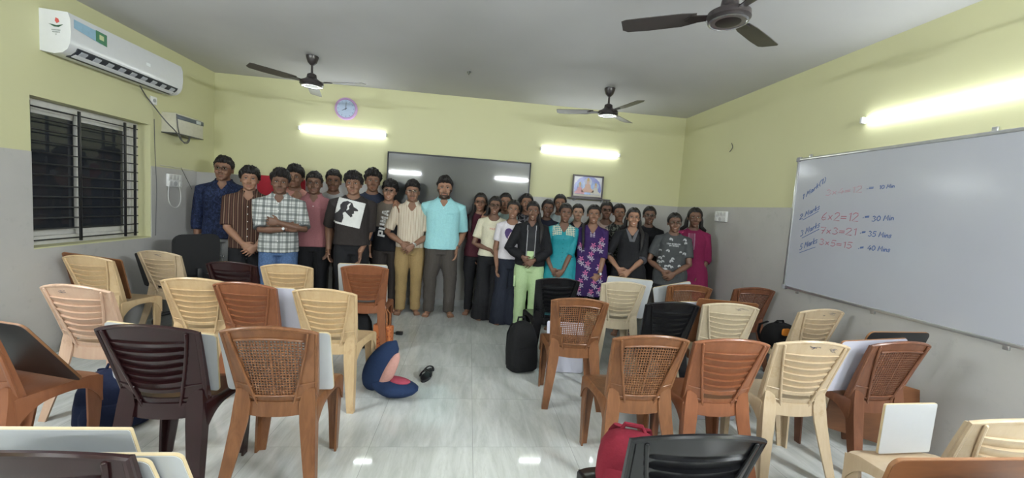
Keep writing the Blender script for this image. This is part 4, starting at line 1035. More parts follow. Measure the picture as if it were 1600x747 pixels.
    q = lambda x, y, z: Mh @ Vector((x*h, y*h, z*h))
    for lk in lock:
        if lk == 'back': hb_.tube([q(0, .40, .75), q(0, .48, .40), q(0, .42, .05), (0, .13, .80*H), (0, .14, .70*H)], [.22*h, .26*h, .24*h, .2*h, .10*h], 16, True, 0, .45)
        if lk == 'bun': hb_.ell(q(0, .50, .55), (.13*h, .12*h, .13*h))
        if lk in ('lf', 'rf'):
            s = -1 if lk == 'lf' else 1
            hb_.tube([q(s*.30, .10, .62), q(s*.37, .10, .30), q(s*.36, .0, -.02), (s*.075*H, -.056*H, .80*H), (s*.072*H, -.080*H, .73*H), (s*.068*H, -.078*H, .675*H)], [.07*h, .10*h, .12*h, .11*h, .09*h, .03*h], 12, True, 0, .6)
        if lk in ('ls', 'rs'):
            s = -1 if lk == 'ls' else 1
            hb_.tube([q(s*.28, .12, .68), q(s*.37, .14, .35), q(s*.38, .16, .02), (s*.08*H, .03*H, .83*H), (s*.085*H, .06*H, .78*H)], [.07*h, .10*h, .12*h, .11*h, .06*h], 12, True, 0, .8)
        if lk in ('lp', 'rp'):        # a plait brought over one shoulder
            s = -1 if lk == 'lp' else 1
            pts = [q(s*.15, .42, .30), q(s*.30, .30, .02), Vector((s*.068*H, .0, .838*H)), Vector((s*.072*H, -.062*H, .79*H)), Vector((s*.066*H, -.088*H, .72*H)), Vector((s*.064*H, -.078*H, .65*H))]
            hb_.capsule(pts, [.085*h, .08*h, .085*h, .082*h, .075*h, .035*h], 10)
    hb_.build('hair', M_HAIR, root, 60)
    # ---------------- upper garment
    g = MB(); hem = top.get('hem', .50); ez = top.get('ease', .012)
    sp = []
    for z, rx, ryy, cy in TS:
        if z > .835: continue
        sp.append([z, rx, ryy, cy])
    def at_z(z):
        for a, c in zip(TS, TS[1:]):
            if a[0] <= z <= c[0]:
                k = (z-a[0])/(c[0]-a[0]); return [a[i]*(1-k)+c[i]*k for i in range(4)]
        return list(TS[0])
    zs = [z for z in (.3, .36, .42, hem, .53, .60, .67, .72, .755, .78, .81, .829, .845) if z >= hem]; spec = []
    for z in sorted(set(zs)):
        zz = max(z, .53); r = at_z(zz); fl = top.get('flare', 0)*max(0, .62-z)
        if not top.get('fit'): r[1] = max(r[1], (.097 if not fem else .086) if z < .76 else r[1]); r[2] = max(r[2], .066 if z < .76 else r[2])
        e2 = (ez+(.012 if z < .6 else 0))/H; spec.append((z, r[1]+fl+e2, r[2]+fl*.8+e2, r[3]))
    if top.get('collar'): spec.append((.857, .040, .041, .004))
    g.rings(erings(spec, H, b))
    for s in (-1, 1):
        A, rr, Wr, dd = arms[s]; f = top.get('sleeve', .4)
        P_, R_ = lerp_path(A[1:], [rr[1], rr[2], rr[3], rr[4], rr[5]], f)
        k0 = ez+.004; R_ = [x+k0 for x in R_]
        if f < .52: R_[-1] = max(R_[-1], (.040 if not fem else .033)*H*bb+.004)
        g.tube([A[0]]+P_, [rr[0]+ez*.5]+R_, 16); g.ell(A[1], (R_[0]*.82,)*3, 14, 8)
    gm = remesh(g, .0075, 'shirt', 5); co = get_np(gm)
    # folds in the cloth
    nv = np.empty(len(gm.vertices)*3); gm.vertices.foreach_get('normal', nv); nv = nv.reshape(-1, 3)
    sd_ = len(PEOPLE)*3.1; fold = np.array([noise.noise(Vector((p[0]*9+sd_, p[1]*9, p[2]*5)))+.5*noise.noise(Vector((p[0]*22, p[1]*22+sd_, p[2]*12))) for p in co])
    zf = co[:, 2]/H; hang = np.clip((.77-zf)/.2, .25, 1.0)
    co += nv*(fold*hang*top.get('fold', .006))[:, None]
    gm.vertices.foreach_set('co', co.ravel()); gm.update()
    # neckline: cut the cloth away where the neck shows
    nk = top.get('neck', ('round', .80, .046)); bm = bmesh.new(); bm.from_mesh(gm); kill = []
    for v in bm.verts:
        x, y, z = v.co.x/H, v.co.y/H, v.co.z/H
        if nk[0] == 'v': c = y < .0 and z > nk[1]+.025+abs(x)*nk[2] and abs(x) < .04
        else: c = y < .012 and (x/nk[2])**2+((z-.857)/(.832-nk[1]))**2 < 1
        c = c or (z > .847 and math.hypot(x, y-.004) < .040*b and not top.get('collar'))
        if c: kill.append(v)
    bmesh.ops.delete(bm, geom=kill, context='VERTS')
    for it in range(6):
        mv = {}
        for v in bm.verts:
            if v.is_boundary:
                nb = [e.other_vert(v).co for e in v.link_edges if e.is_boundary]
                if len(nb) == 2: mv[v] = v.co*.4+(nb[0]+nb[1])*.3
        for v, c_ in mv.items(): v.co = c_
    bm.to_mesh(gm); bm.free()
    so = put(top.get('name', 'shirt'), gm, top['mat'], root, 180)
    bvh = BVHTree.FromPolygons([v.co for v in gm.vertices], [list(p.vertices) for p in gm.polygons])
    if top.get('collar'):
        nr2 = .040*H*b**.4; cm = MB(); n = 22; rws = []
        for i in range(n+1):
            a = math.radians(-152+304*i/n); d = Vector((math.sin(a), math.cos(a), 0)); fr_ = max(0, -math.cos(a))
            i0 = Vector((0, .004*H, .830*H-.012*H*fr_)); i1 = Vector((0, .004*H, .861*H-.020*H*fr_)); i2 = Vector((0, .004*H, .835*H-.022*H*fr_))
            rws.append([i0+d*nr2*1.08, i1+d*nr2*1.04, i1+d*nr2*1.14, i2+d*(nr2*1.42+.012*fr_)])
        vs = [p for r in rws for p in r]; fs = []
        for i in range(n):
            for j in range(3): fs.append((i*4+j, i*4+j+1, i*4+5+j, i*4+4+j))
        bm = bmesh.new(); bv = [bm.verts.new(v) for v in vs]
        for f in fs: bm.faces.new([bv[k] for k in f])
        bmesh.ops.recalc_face_normals(bm, faces=bm.faces[:]); bmesh.ops.solidify(bm, geom=bm.faces[:], thickness=.003); bm.verts.index_update()
        cm.add([v.co.copy() for v in bm.verts], [[v.index for v in f.verts] for f in bm.faces]); bm.free()
        cm.build('collar', top.get('cmat', top['mat']), so, 60)
    if top.get('buttons'):
        zs_ = np.linspace(.55, .79, 6) if top['buttons'] is True else np.linspace(*top['buttons'])
        for z in zs_:
            hit = bvh.ray_cast(Vector((0, -1, z*H)), Vector((0, 1, 0)))
            if hit[0]: MB().tube([(0, hit[0].y-.004, z*H), (0, hit[0].y+.002, z*H)], .0055, 10).build('button', top.get('bmat', M_WPL), so, 60)
    if top.get('prints'): top['prints'](so, bvh, H*1.034)
    if top.get('cuff'):
        for s in (-1, 1):
            A, rr, Wr, dd = arms[s]; P_, R_ = lerp_path(A[1:], [rr[1], rr[2], rr[3], rr[4], rr[5]], top['sleeve']); d = (P_[-1]-P_[-2]).normalized(); r = R_[-1]+ez+.008
            MB().tube([P_[-1]-d*.035, P_[-1]-d*.03, P_[-1]+d*.004, P_[-1]+d*.006], [r*.9, r, r, r*.85], 16).build('cuff', top['cuff'], so, 60)
    # ---------------- trousers
    t = MB(); bz = bottom.get('ease', .012); wz = bottom.get('waist', .58)
    pel = [(z, *at_z(z)[1:]) for z in (.475, .50, .53, .56, wz)]; pel.insert(0, (.452, .05, .055, 0))
    t.rings(erings([(z, r[0]+bz/H*(.6 if z > .55 else 1), r[1]+bz/H*(.6 if z > .55 else 1), r[2]) for z, *r in pel], H, b**.9))
    kr, hr, hz = bottom['legs']
    for s in (-1, 1):
        t.tube([(s*.048*H, 0, .53*H), (s*.052*H, 0, .46*H), (s*.055*H, -.002*H, .38*H), (s*lx, -.004*H, .285*H), (s*lx, .004*H, .18*H), (s*lx, .006*H, hz*H)], [.056*H*b**.7+bz*.4, .054*H*b**.7+bz, .050*H*b**.6+bz, kr*H, (kr*.45+hr*.55)*H, hr*H], 16)
    tm = remesh(t, .009, 'trousers', 2); co = get_np(tm); nv = np.empty(len(tm.vertices)*3); tm.vertices.foreach_get('normal', nv); nv = nv.reshape(-1, 3)
    fold = np.array([noise.noise(Vector((p[0]*10+sd_, p[1]*10, p[2]*(14 if p[2] < .3*H else 7)))) for p in co]); co += nv*(fold*.006)[:, None]; tm.vertices.foreach_set('co', co.ravel()); tm.update()
    to = put('trousers', tm, bottom['mat'], root, 180)
    if bottom.get('extra'): bottom['extra'](to, H, lx)
    return dict(root=root, H=H, arms=arms, Mh=Mh, h=h, Wi=Wi, b=b)
def watch(P, s, m, strap):
    A, rr, Wr, dd = P['arms'][s]; d = (A[-1]-A[-2]).normalized(); p = Wr-d*.012; r = rr[-1]+.003
    w = MB(); w.tube([p-d*.009, p+d*.009], [r, r], 14); o = w.build('wristwatch', strap, P['root'], 60)
    f = Vector((s*.35, -1, .15)).normalized(); f = (f-d*f.dot(d)).normalized(); MB().tube([p+f*(r-.002), p+f*(r+.006)], .015, 14).build('watch_face', m, o, 60)

# ------------------------------------------------------------------ clothes: colours and patterns
def fab(name, c, **k): return cloth(name, c, k.get('rough', .85), k.get('bs', 70))
def stripes(name, base, cols, period, width):
    t = NT(name); x, y, z = t.xyz(); f = t.math('FRACT', t.math('MULTIPLY_ADD', x, 1/period, 20.0)); c = base
    for k, col in enumerate(cols):
        o = k/len(cols)+.2; g = t.math('FRACT', t.math('ADD', f, o)); c = t.mix(t.math('LESS_THAN', g, width), c, col)
    t.bump(t.noise(14, 4), .3, .015); return t.out(c, .85, spec=.2)
def plaid():
    t = NT('grey and white check'); x, y, z = t.xyz()
    def band(a, per, w, o): return t.math('LESS_THAN', t.math('FRACT', t.math('MULTIPLY_ADD', a, 1/per, 20+o)), w)
    c = t.mix(.0, (.50, .51, .49), (0, 0, 0))
    for a in (x, z):
        c = t.mix(t.math('MULTIPLY', band(a, .075, .34, 0), .60), c, (.055, .068, .066)); c = t.mix(t.math('MULTIPLY', band(a, .075, .09, .45), .55), c, (.09, .10, .10)); c = t.mix(t.math('MULTIPLY', band(a, .075, .05, .85), .35), c, (.15, .16, .17))
    t.bump(t.noise(14, 4), .3, .015); return t.out(c, .85, spec=.2)
def blotch(name, base, cols, scale, lo=.5, hi=.56, leaf=False):
    t = NT(name); c = base
    for k, col in enumerate(cols):
        n = t.noise(scale*(1+.25*k), 3, .6, t.mapped((1, 1, .8), (k*1.1, .4, k*2.3)), .8); c = t.mix(t.ramp(n, ((lo, 0.), (hi, 1.))), c, col)
    t.bump(t.noise(14, 4), .3, .015); return t.out(c, .8, spec=.2)
def floral(name, base, petal, line, scale, thr):
    t = NT(name); v = t.voro(scale); d = v.outputs['Distance']; n = t.noise(scale*6, 2); dd = t.math('ADD', d, t.math('MULTIPLY', n, .22)); keep = t.math('GREATER_THAN', t.n('ShaderNodeSeparateColor').outputs[0], .5)
    sc = t.t.nodes[-1]
    sep = [q for q in t.t.nodes if q.bl_idname == 'ShaderNodeSeparateColor'][0]; t.l(v.outputs['Color'], sep.inputs[0])
    c = t.mix(t.math('MULTIPLY', t.math('LESS_THAN', dd, thr), keep), base, petal)
    c = t.mix(t.math('MULTIPLY', t.math('LESS_THAN', t.math('ABSOLUTE', t.math('SUBTRACT', dd, thr*.62)), thr*.12), keep), c, line)
    t.bump(t.noise(14, 4), .3, .015); return t.out(c, .8, spec=.2)
def two_tone():
    t = NT('taupe and black panel jersey'); x, y, z = t.xyz(); c = t.mix(t.math('LESS_THAN', t.math('ADD', z, t.math('MULTIPLY', x, -.12)), 1.115), (.125, .105, .085), (.010, .010, .012))
    t.bump(t.noise(14, 4), .3, .015); return t.out(c, .85, spec=.2)
C_DEN = blotch('blue denim', (.06, .11, .22), [(.09, .15, .29)], 60); C_BLK = fab('black trouser cloth', (.011, .011, .013)); C_NVY = fab('blue black trouser cloth', (.014, .017, .028))
C_GRY = fab('light grey trouser cloth', (.30, .30, .29)); C_KHA = fab('khaki cotton', (.29, .20, .09)); C_DGR = fab('dark grey brown cloth', (.060, .052, .046)); C_DBR = fab('dark brown cloth', (.03, .024, .022))
C_GRN = fab('pale green cotton', (.40, .53, .29)); C_KNIT = fab('black kurta cloth', (.012, .012, .014))
STR = (.043, .040, .02); SLIM = (.040, .034, .03); FLR = (.056, .085, .006); LEG = (.036, .030, .03)
def trs(m, legs=STR, **k): return dict(mat=m, legs=legs, **k)
def prints_polo_pocket(so, bvh, H):
    decal('chest_pocket', plain('aqua pocket seam', (.24, .50, .53), .9), so, bvh, lambda x, z: .045 < x < .125 and .655*H < z < .72*H and (z > .715*H or x < .048 or x > .122 or z < .658*H), .04, .13, .65*H, .725*H, .003)
def rotpoly(P, cx, cz, a, s):
    ca, sa = math.cos(a), math.sin(a); return [(cx+(x*ca-z*sa)*s, cz+(x*sa+z*ca)*s) for x, z in P]
def prints_dog(so, bvh, H):
    cx, cz, a = -.035, .705*H, math.radians(-11); s = .15
    sq = inpoly(rotpoly([(-1, -1), (1, -1), (1, 1), (-1, 1)], cx, cz, a, s*.98))
    body = [(-.98, -.85), (-.35, -.85), (-.30, -.45), (-.42, -.1), (-.30, .02), (-.12, -.08), (.0, -.16), (.18, -.30), (.30, -.18), (.22, -.05), (.36, .05), (.30, .22), (.62, .30), (.50, .42), (.22, .52), (.05, .78), (-.3, .86), (-.6, .72), (-.74, .45), (-.66, .15), (-.8, -.1), (-.98, -.3)]
    dg = inpoly(rotpoly(body, cx, cz, a, s)); ear = inpoly(rotpoly([(-.15, .7), (-.02, .75), (-.12, .45), (-.05, .3), (-.22, .12), (-.2, .35), (-.25, .5)], cx, cz, a, s))
    decal('square_print', plain('white print ink', (.62, .62, .60), .7), so, bvh, lambda x, z: sq(x, z) and (not dg(x, z) or ear(x, z)), cx-.24, cx+.24, cz-.24, cz+.24, .0035, .004)
    decal('silhouette_print', plain('dark print ink', (.025, .022, .024), .8), so, bvh, lambda x, z: sq(x, z) and dg(x, z) and not ear(x, z), cx-.24, cx+.24, cz-.24, cz+.24, .0035, .004)
def prints_word(so, bvh, H):
    L = {'P': [[(0, 0), (.32, 0), (.32, .32), (.85, .32), (1, .45), (1, .87), (.87, 1), (0, 1)], [(.32, .52), (.68, .52), (.68, .8), (.32, .8)]], 'U': [[(0, 1), (0, .13), (.13, 0), (.87, 0), (1, .13), (1, 1), (.68, 1), (.68, .22), (.32, .22), (.32, 1)]],
         'M': [[(0, 0), (0, 1), (.3, 1), (.5, .55), (.7, 1), (1, 1), (1, 0), (.72, 0), (.72, .55), (.55, .2), (.45, .2), (.28, .55), (.28, 0)]], 'A': [[(0, 0), (.33, 1), (.67, 1), (1, 0), (.7, 0), (.63, .22), (.37, .22), (.3, 0)], [(.42, .42), (.58, .42), (.5, .72)]]}
    x0, z0 = -.115, .565*H; w, adv = .085, .088; a = math.radians(8)
    def test(ch, k):
        outer = inpoly(L[ch][0]); inner = inpoly(L[ch][1]) if len(L[ch]) > 1 else (lambda x, z: False)
        def f(x, z):
            dx, dz = x-x0, z-z0; r = dx*math.cos(a)+dz*math.sin(a)*-1; t_ = dz*math.cos(a)+dx*math.sin(a)
            lx_, lz_ = (t_-k*adv)/(adv*.86), 1-(r)/w
            return 0 <= lx_ <= 1 and 0 <= lz_ <= 1 and outer(lx_, lz_) and not inner(lx_, lz_)
        return f
    W_ = plain('white print ink', (.62, .62, .60), .7)
    for k, ch in enumerate('PUMA'):
        f = test(ch, k)
        g = f if k < 2 else (lambda x, z, f=f: f(x, z) and ((x-x0)*11/w*.09*math.pi*10) % 2 < 1.25)
        decal('letter_print', W_, so, bvh, g, x0-.06, x0+.14, z0-.03, z0+.40, .0035, .003)
def prints_heart(so, bvh, H):
    cx, cz = .0, .690*H
    def hrt(x, z, s):
        x, z = (x-cx)/s, (z-cz)/s; return (x*x+z*z-1)**3-x*x*z**3 < 0
    wig = lambda x: .012*math.sin(x*140)
    pu = plain('violet print ink', (.055, .03, .11), .8)
    inn = lambda x, z: (abs(x-cx)/.045)**2+((z-cz+.02+wig(x))/.06)**2 < 1
    decal('heart_print', pu, so, bvh, lambda x, z: hrt(x, z, .075) and not inn(x, z), cx-.1, cx+.1, cz-.1, cz+.1, .0035, .0035)
    decal('flower_print', plain('pale pink print ink', (.55, .33, .36), .8), so, bvh, lambda x, z: hrt(x, z, .075) and inn(x, z) and math.sin(x*190+z*60)*math.sin(z*160) > -.25, cx-.1, cx+.1, cz-.1, cz+.1, .0035, .0035)
    decal('drop_print', M_BLK, so, bvh, lambda x, z: (abs(x-cx)/.009)**2+((z-cz+.085)/.022)**2 < 1, cx-.02, cx+.02, cz-.12, cz-.05, .0035, .003)
def tiny_word(word, cx, zf, w, h, col, so, bvh, H):
    cz = zf*H; n = len(word); P = {'M': [(0, 0, .15, 1), (.85, 0, 1, 1), (.15, .6, .5, .9), (.5, .6, .85, .9)], 'U': [(0, 0, .2, 1), (.8, 0, 1, 1), (0, 0, 1, .2)], 'L': [(0, 0, .2, 1), (0, 0, 1, .2)], 'T': [(.4, 0, .6, 1), (0, .8, 1, 1)], 'I': [(.4, 0, .6, 1)],
        'W': [(0, 0, .2, 1), (.8, 0, 1, 1), (0, 0, 1, .2), (.42, 0, .58, .6)], 'E': [(0, 0, .25, 1), (0, .8, 1, 1), (0, .4, .8, .6), (0, 0, 1, .2)], 'A': [(0, 0, .22, .9), (.78, 0, 1, .9), (.15, .8, .85, 1), (.1, .35, .9, .5)], 'R': [(0, 0, .22, 1), (0, .82, .9, 1), (.75, .5, 1, .9), (0, .42, .9, .58), (.65, 0, .9, .45)], 'H': [(0, 0, .22, 1), (.78, 0, 1, 1), (0, .4, 1, .6)], 'N': [(0, 0, .2, 1), (.8, 0, 1, 1), (.2, .55, .55, .85), (.45, .2, .8, .5)]}
    def f(x, z):
        u = (x-cx+w/2)/w*n; k = int(math.floor(u)); v = (z-cz)/h+.5
        if not (0 <= k < n and 0 <= v <= 1): return False
        lu = (u-k)/.8; return any(a <= lu <= c and b_ <= v <= d for a, b_, c, d in P[word[k]])
    decal('word_print', col, so, bvh, f, cx-w/2-.01, cx+w/2+.01, cz-h, cz+h, .0035, .0028)
def prints_yoke(so, bvh, H):
    m = plain('cream embroidery', (.55, .55, .42), .8)
    def f(x, z):
        zz = z/H; return zz > .735-abs(x)*.12 and zz < .80 and .025 < abs(x) < .135 and (math.sin((x+z)*150)*math.sin((x-z)*150) > -.05)
    decal('embroidered_yoke', m, so, bvh, f, -.15, .15, .70*H, .81*H, .003, .004)
def prints_lines(col, x0, x1, za, zb, n):
    def pr(so, bvh, H):
        decal('front_pleats', col, so, bvh, lambda x, z: abs(((x-x0)/(x1-x0)*n) % 1-.5) < .16, x0, x1, za*H, zb*H, .003, .0035)
    return pr
def prints_open_hood(so, bvh, H):
    inner = plain('black tee', (.018, .018, .021), .9)
    decal('inner_tee', inner, so, bvh, lambda x, z: abs(x) < .04+.02*(z/H-.5), -.07, .07, .595*H, .785*H, .003, .005)
    decal('open_waist', C_GRN, so, bvh, lambda x, z: abs(x) < .037+.02*(z/H-.5), -.07, .07, .485*H, .595*H, .003, .005)
    for s in (-1, 1): decal('zip_edge', plain('pale zip', (.32, .32, .33), .5), so, bvh, lambda x, z, s=s: abs(x-s*(.045+.02*(z/H-.5))) < .004, -.08, .08, .56*H, .785*H, .004, .004)
def prints_sash(so, bvh, H):
    tiny_word('MUL', .0, .715, .09, .022, plain('red print ink', (.45, .10, .10), .8), so, bvh, H)
def prints_tee16(so, bvh, H):
    w = plain('pale grey print ink', (.38, .39, .39), .8)
    for zf, wd in ((.737, .075), (.724, .055)): decal('text_print', w, so, bvh, lambda x, z, zf=zf, wd=wd: abs(x) < wd and abs(z-zf*H) < .007+.003*math.sin(x*410) and math.sin(x*520)+math.sin(x*190+zf*90) > -.7, -.09, .09, (zf-.012)*H, (zf+.012)*H, .003, .003)
    r = random.Random(4); sp = [(r.uniform(-.15, .15), r.uniform(.52, .78)*H, r.uniform(.012, .022), r.uniform(0, 3)) for _ in range(26)]
    sp = [q for q in sp if not (abs(q[0]) < .1 and .71*H < q[1] < .76*H)]
    def f(x, z):
        for cx, cz, rr, a in sp:
            dx, dz = x-cx, z-cz
            if dx*dx+dz*dz < rr*rr and math.sin(math.atan2(dz, dx)*2+a)*rr*.6+dz > -.004: return True
        return False
    decal('leaf_print', w, so, bvh, f, -.19, .19, .5*H, .79*H, .003, .004)
def prints_scarf(so, bvh, H):
    m = fab('grey scarf collar', (.10, .10, .11))
    decal('shawl_collar', m, so, bvh, lambda x, z: .0 < (abs(x)-(z/H-.73)*.55*1.0) < .035 and z/H > .715, -.1, .1, .70*H, .812*H, .006, .004)
def prints_band(so, bvh, H):
    decal('chest_stripe', plain('yellow print ink', (.50, .40, .05), .8), so, bvh, lambda x, z: abs(x) < .12, -.12, .12, .700*H, .712*H, .003, .004)
def flowers(so, bvh, H):
    r = random.Random(11); pk = plain('pink floral print', (.46, .12, .26), .8); sv = plain('silver floral print', (.34, .30, .37), .8)
    F = [(0, .60), (.02, .665), (.115, .71), (.10, .66), (-.11, .56), (.11, .52), (-.05, .46), (.06, .40), (-.1, .40), (.03, .33), (.12, .44), (-.03, .53), (-.12, .66), (-.12, .34), (.13, .35)]
    def petals(x, z, cx, cz, R): 
        dx, dz = x-cx, z-cz; rr = math.hypot(dx, dz); return rr < R*(.62+.38*math.cos(math.atan2(dz, dx)*5+cx*40)) and rr > R*.15
    decal('flower_print', pk, so, bvh, lambda x, z: any(petals(x, z, cx, cz*H, .034) for cx, cz in F), -.19, .19, .3*H, .76*H, .003, .0045)
    decal('leaf_print', sv, so, bvh, lambda x, z: any((petals(x, z, cx+.012, cz*H-.055, .032) or petals(x, z, cx-.022, cz*H-.035, .024)) for cx, cz in F), -.19, .19, .28*H, .74*H, .003, .0045)
    decal('neck_placket', sv, so, bvh, lambda x, z: abs(x) < .028 and abs(abs(x)-.016) < .012 and math.sin(z*260) > -.4, -.04, .04, .725*H, .79*H, .003, .004)

CL = lambda u, v, dy=-.17, over=False: dict(k='clasp', at=(u, v, dy), over=over)
DN = lambda u, v, dy=-.03, **k: dict(k='down', at=(u, v, dy), **k)
M_SIL = plain('steel watch', (.5, .5, .5), .25, .9); M_STP = plain('dark strap', (.02, .018, .018), .5)
# ------------------------------------------------------------------ the group, back rows first
P = {}
def add(k, *a, **kw): P[k] = person(k, *a, **kw); return P[k]
add('M4', 'young man in salmon tee behind the plaid shirt, hand on that shoulder', (462, 260), 5.35, 'm', 'm', 'full', dict(mat=fab('salmon jersey', (.45, .22, .18)), sleeve=.42), trs(C_DGR), L=dict(k='hang'), R=dict(k='shoulder', at=(466, 308, -.42)), head=(-8, 0, 0), vox=.0065)
add('M6', 'young man in light grey tee behind the pink polo and dog print tees', (522, 266), 5.35, 'm', 'm', 'crop', dict(mat=fab('light grey jersey', (.36, .36, .36)), sleeve=.42), trs(C_DGR), facial='light', vox=.0065)
add('M8', 'young man in navy tee with a yellow chest line, arm round his neighbour', (583, 266), 5.35, 'm', 'm', 'full', dict(mat=fab('navy jersey', (.022, .028, .05)), sleeve=.42, prints=prints_band), trs(C_BLK), L=dict(k='hang'), R=dict(k='shoulder', at=(624, 322, -.20), d=(.5, -.6, -.5)), head=(6, 0, 0), vox=.0065)
add('F3', 'woman in pale aqua top behind, hand on the cream tee shoulder', (791, 301), 5.37, 'f', 'm', 'open', dict(mat=fab('pale aqua cotton', (.33, .43, .40)), sleeve=.42), trs(C_BLK), L=dict(k='shoulder', at=(757, 338, -.28), d=(-.3, -.6, -.7)), R=dict(k='hang'), lock=('ls', 'rs'), facial=None, vox=.0065)
add('F5', 'woman in dark patterned top peeping between screen edge and black hoodie', (824, 302), 5.37, 'f', 'm', 'tied', dict(mat=blotch('black and grey print cloth', (.016, .016, .019), [(.16, .15, .16)], 26), sleeve=.5), trs(C_BLK), lock=('bun',), vox=.0065)
add('F8', 'woman in pale blue kurta at the very back under the framed picture', (876, 303), 5.37, 'f', 'm', 'tied', dict(mat=fab('pale ice blue cotton', (.38, .45, .46)), sleeve=.6), trs(C_BLK), lock=('bun',), vox=.0065, smile=1)
add('F10', 'fair woman in dark top between teal kurta and purple kurta', (904, 318), 5.22, 'f', 'f', 'tied', dict(mat=fab('blue black cloth', (.018, .018, .026)), sleeve=.6, neck=('v', .755, 1.6)), trs(C_BLK), lock=('bun',), vox=.0065)
add('F12', 'woman with spectacles in pale beige top behind the purple kurta', (949, 314), 5.22, 'f', 'd', 'tied', dict(mat=fab('pale beige cloth', (.42, .31, .27)), sleeve=.6, neck=('round', .775, .055)), trs(C_BLK), glasses=1, lock=('bun',), vox=.0065)
add('F13', 'woman in black leafy print top behind the grey shawl collar kurta', (969, 318), 5.12, 'f', 'm', 'tied', dict(mat=blotch('black leafy print cloth', (.014, .014, .015), [(.14, .15, .13)], 30), sleeve=.5), trs(C_BLK), lock=('bun',), head=(4, -3, 0), vox=.0065)
add('F7', 'woman in dark blue trimmed top between black hoodie and teal kurta', (856, 311), 5.2, 'f', 'd', 'tied', dict(mat=fab('dark blue black cloth', (.014, .016, .030)), sleeve=.55), trs(C_BLK), head=(5, 4, 0), lock=('bun',), vox=.0065, smile=1)
add('F15', 'woman in plain black dress with glinting spectacles beside the wall corner', (1016, 322), 4.98, 'f', 'd', 'tied', dict(mat=fab('black dress cloth', (.010, .010, .012)), sleeve=.85, hem=.36, flare=.12), trs(fab('off white leggings', (.5, .5, .5)), LEG), glasses=.8, lock=('bun',), smile=1)
add('F1', 'woman in maroon top with long open hair and spectacles beside the teacher', (752, 301), 5.28, 'f', 'm', 'open', dict(mat=fab('maroon jersey', (.052, .011, .018)), sleeve=.42, hem=.48), trs(C_BLK, SLIM), L=DN(743, 405), R=dict(k='hang'), glasses=1, lock=('lf', 'rf', 'back'), feet=True, head=(-4, 0, 0))
add('M1', 'tall young man in navy printed shirt and light grey trousers by the window wall', (350, 245), 5.05, 'm', 'm', 'crop', dict(mat=blotch('navy printed cotton', (.013, .019, .052), [(.008, .011, .025), (.022, .034, .085)], 34), sleeve=.80, hem=.475, collar=True, ease=.018, buttons=True, bmat=M_BLK, neck=('v', .765, 1.5)), trs(C_GRY, (.050, .046, .02)), L=DN(308, 386), R=dict(k='hang', back=1), yaw=-6, head=(-4, 2, 0), glasses=1, facial='light')
add('M2', 'young man in brown striped shirt with hands clasped, beside the navy shirt', (390, 261), 4.78, 'm', 'l', 'curtain', dict(mat=stripes('brown striped cotton', (.052, .026, .020), [(.27, .19, .13), (.11, .055, .04)], .042, .13), sleeve=.50, hem=.47, collar=True, ease=.018, buttons=True, neck=('v', .755, 1.3)), trs(C_BLK), L=CL(388, 388, -.19), R=CL(392, 391, -.17, True), head=(4, 2, 0), facial='light', smile=0, b=.95)
add('M5', 'young man in dusty pink polo shirt and black trousers', (492, 269), 5.0, 'm', 'd', 'crop', dict(mat=fab('dusty pink pique', (.28, .115, .125)), sleeve=.46, hem=.485, collar=True, buttons=(.765, .80, 2), neck=('v', .765, 1.6)), trs(C_BLK), L=DN(474, 392), R=DN(511, 395, -.10), facial='light', head=(-3, 0, 0))
add('M9', 'young man with spectacles in taupe and black tee lettered up its side', (609, 282), 5.24, 'm', 'l', 'fringe', dict(mat=two_tone(), sleeve=.52, hem=.47, ease=.02, prints=prints_word), trs(C_DBR), L=DN(577, 393, -.05), R=dict(k='hang'), glasses=.7, smile=1, head=(-4, 4, 0), b=.9, sw=.098)
add('M10', 'young man in cream striped polo and khaki trousers beside the teacher', (646, 283), 5.18, 'm', 'm', 'side', dict(mat=stripes('cream striped knit', (.60, .54, .44), [(.26, .17, .10), (.42, .32, .22)], .030, .16), sleeve=.46, hem=.505, collar=True, cmat=fab('plain cream knit', (.60, .55, .45)), ease=.014, neck=('v', .75, 1.4)), trs(C_KHA, (.046, .038, .03)), L=CL(634, 386, -.18), R=CL(638, 389, -.17, True), glasses=.7, facial='moustache', smile=0, feet=True, b=.95, head=(0, -2, 0))
add('M11', 'bearded teacher in aqua polo shirt and dark trousers in the middle', (696, 277), 5.15, 'm', 'l', 'side', dict(mat=fab('aqua pique', (.30, .58, .61)), sleeve=.50, hem=.49, collar=True, ease=.018, buttons=(.78, .81, 2), neck=('v', .765, 1.5), prints=prints_polo_pocket), trs(C_DGR, (.050, .040, .025), ease=.016), L=DN(674, 392, .10), R=DN(712, 397, -.08), b=1.10, fw=1.08, facial='beard', feet=True, head=(0, 0, 0), stance=.072)
add('F2', 'woman in cream tee with small red lettering and wide black trousers', (774, 306), 5.05, 'f', 'd', 'tied', dict(mat=fab('cream jersey', (.56, .53, .40)), sleeve=.40, hem=.52, neck=('round', .775, .05), prints=prints_sash), trs(C_BLK, FLR), L=DN(772, 398, -.14, d=(.6, -.3, -.7), hint=(-1, .3, 0)), R=dict(k='hang', back=1), glasses=1, smile=1, lock=('ls',), head=(0, 3, 0))
add('M3', 'young man in grey check shirt with folded arms and blue jeans', (438, 266), 4.6, 'm', 'd', 'full', dict(mat=plaid(), sleeve=.50, hem=.475, collar=True, ease=.02, buttons=True, cuff=fab('grey rolled lining', (.12, .13, .13)), neck=('v', .765, 1.4)), trs(C_DEN, STR), L=dict(k='cross', at=(456, 357, -.16)), R=dict(k='cross', at=(427, 347, -.245)), head=(2, 2, 0), facial='light')
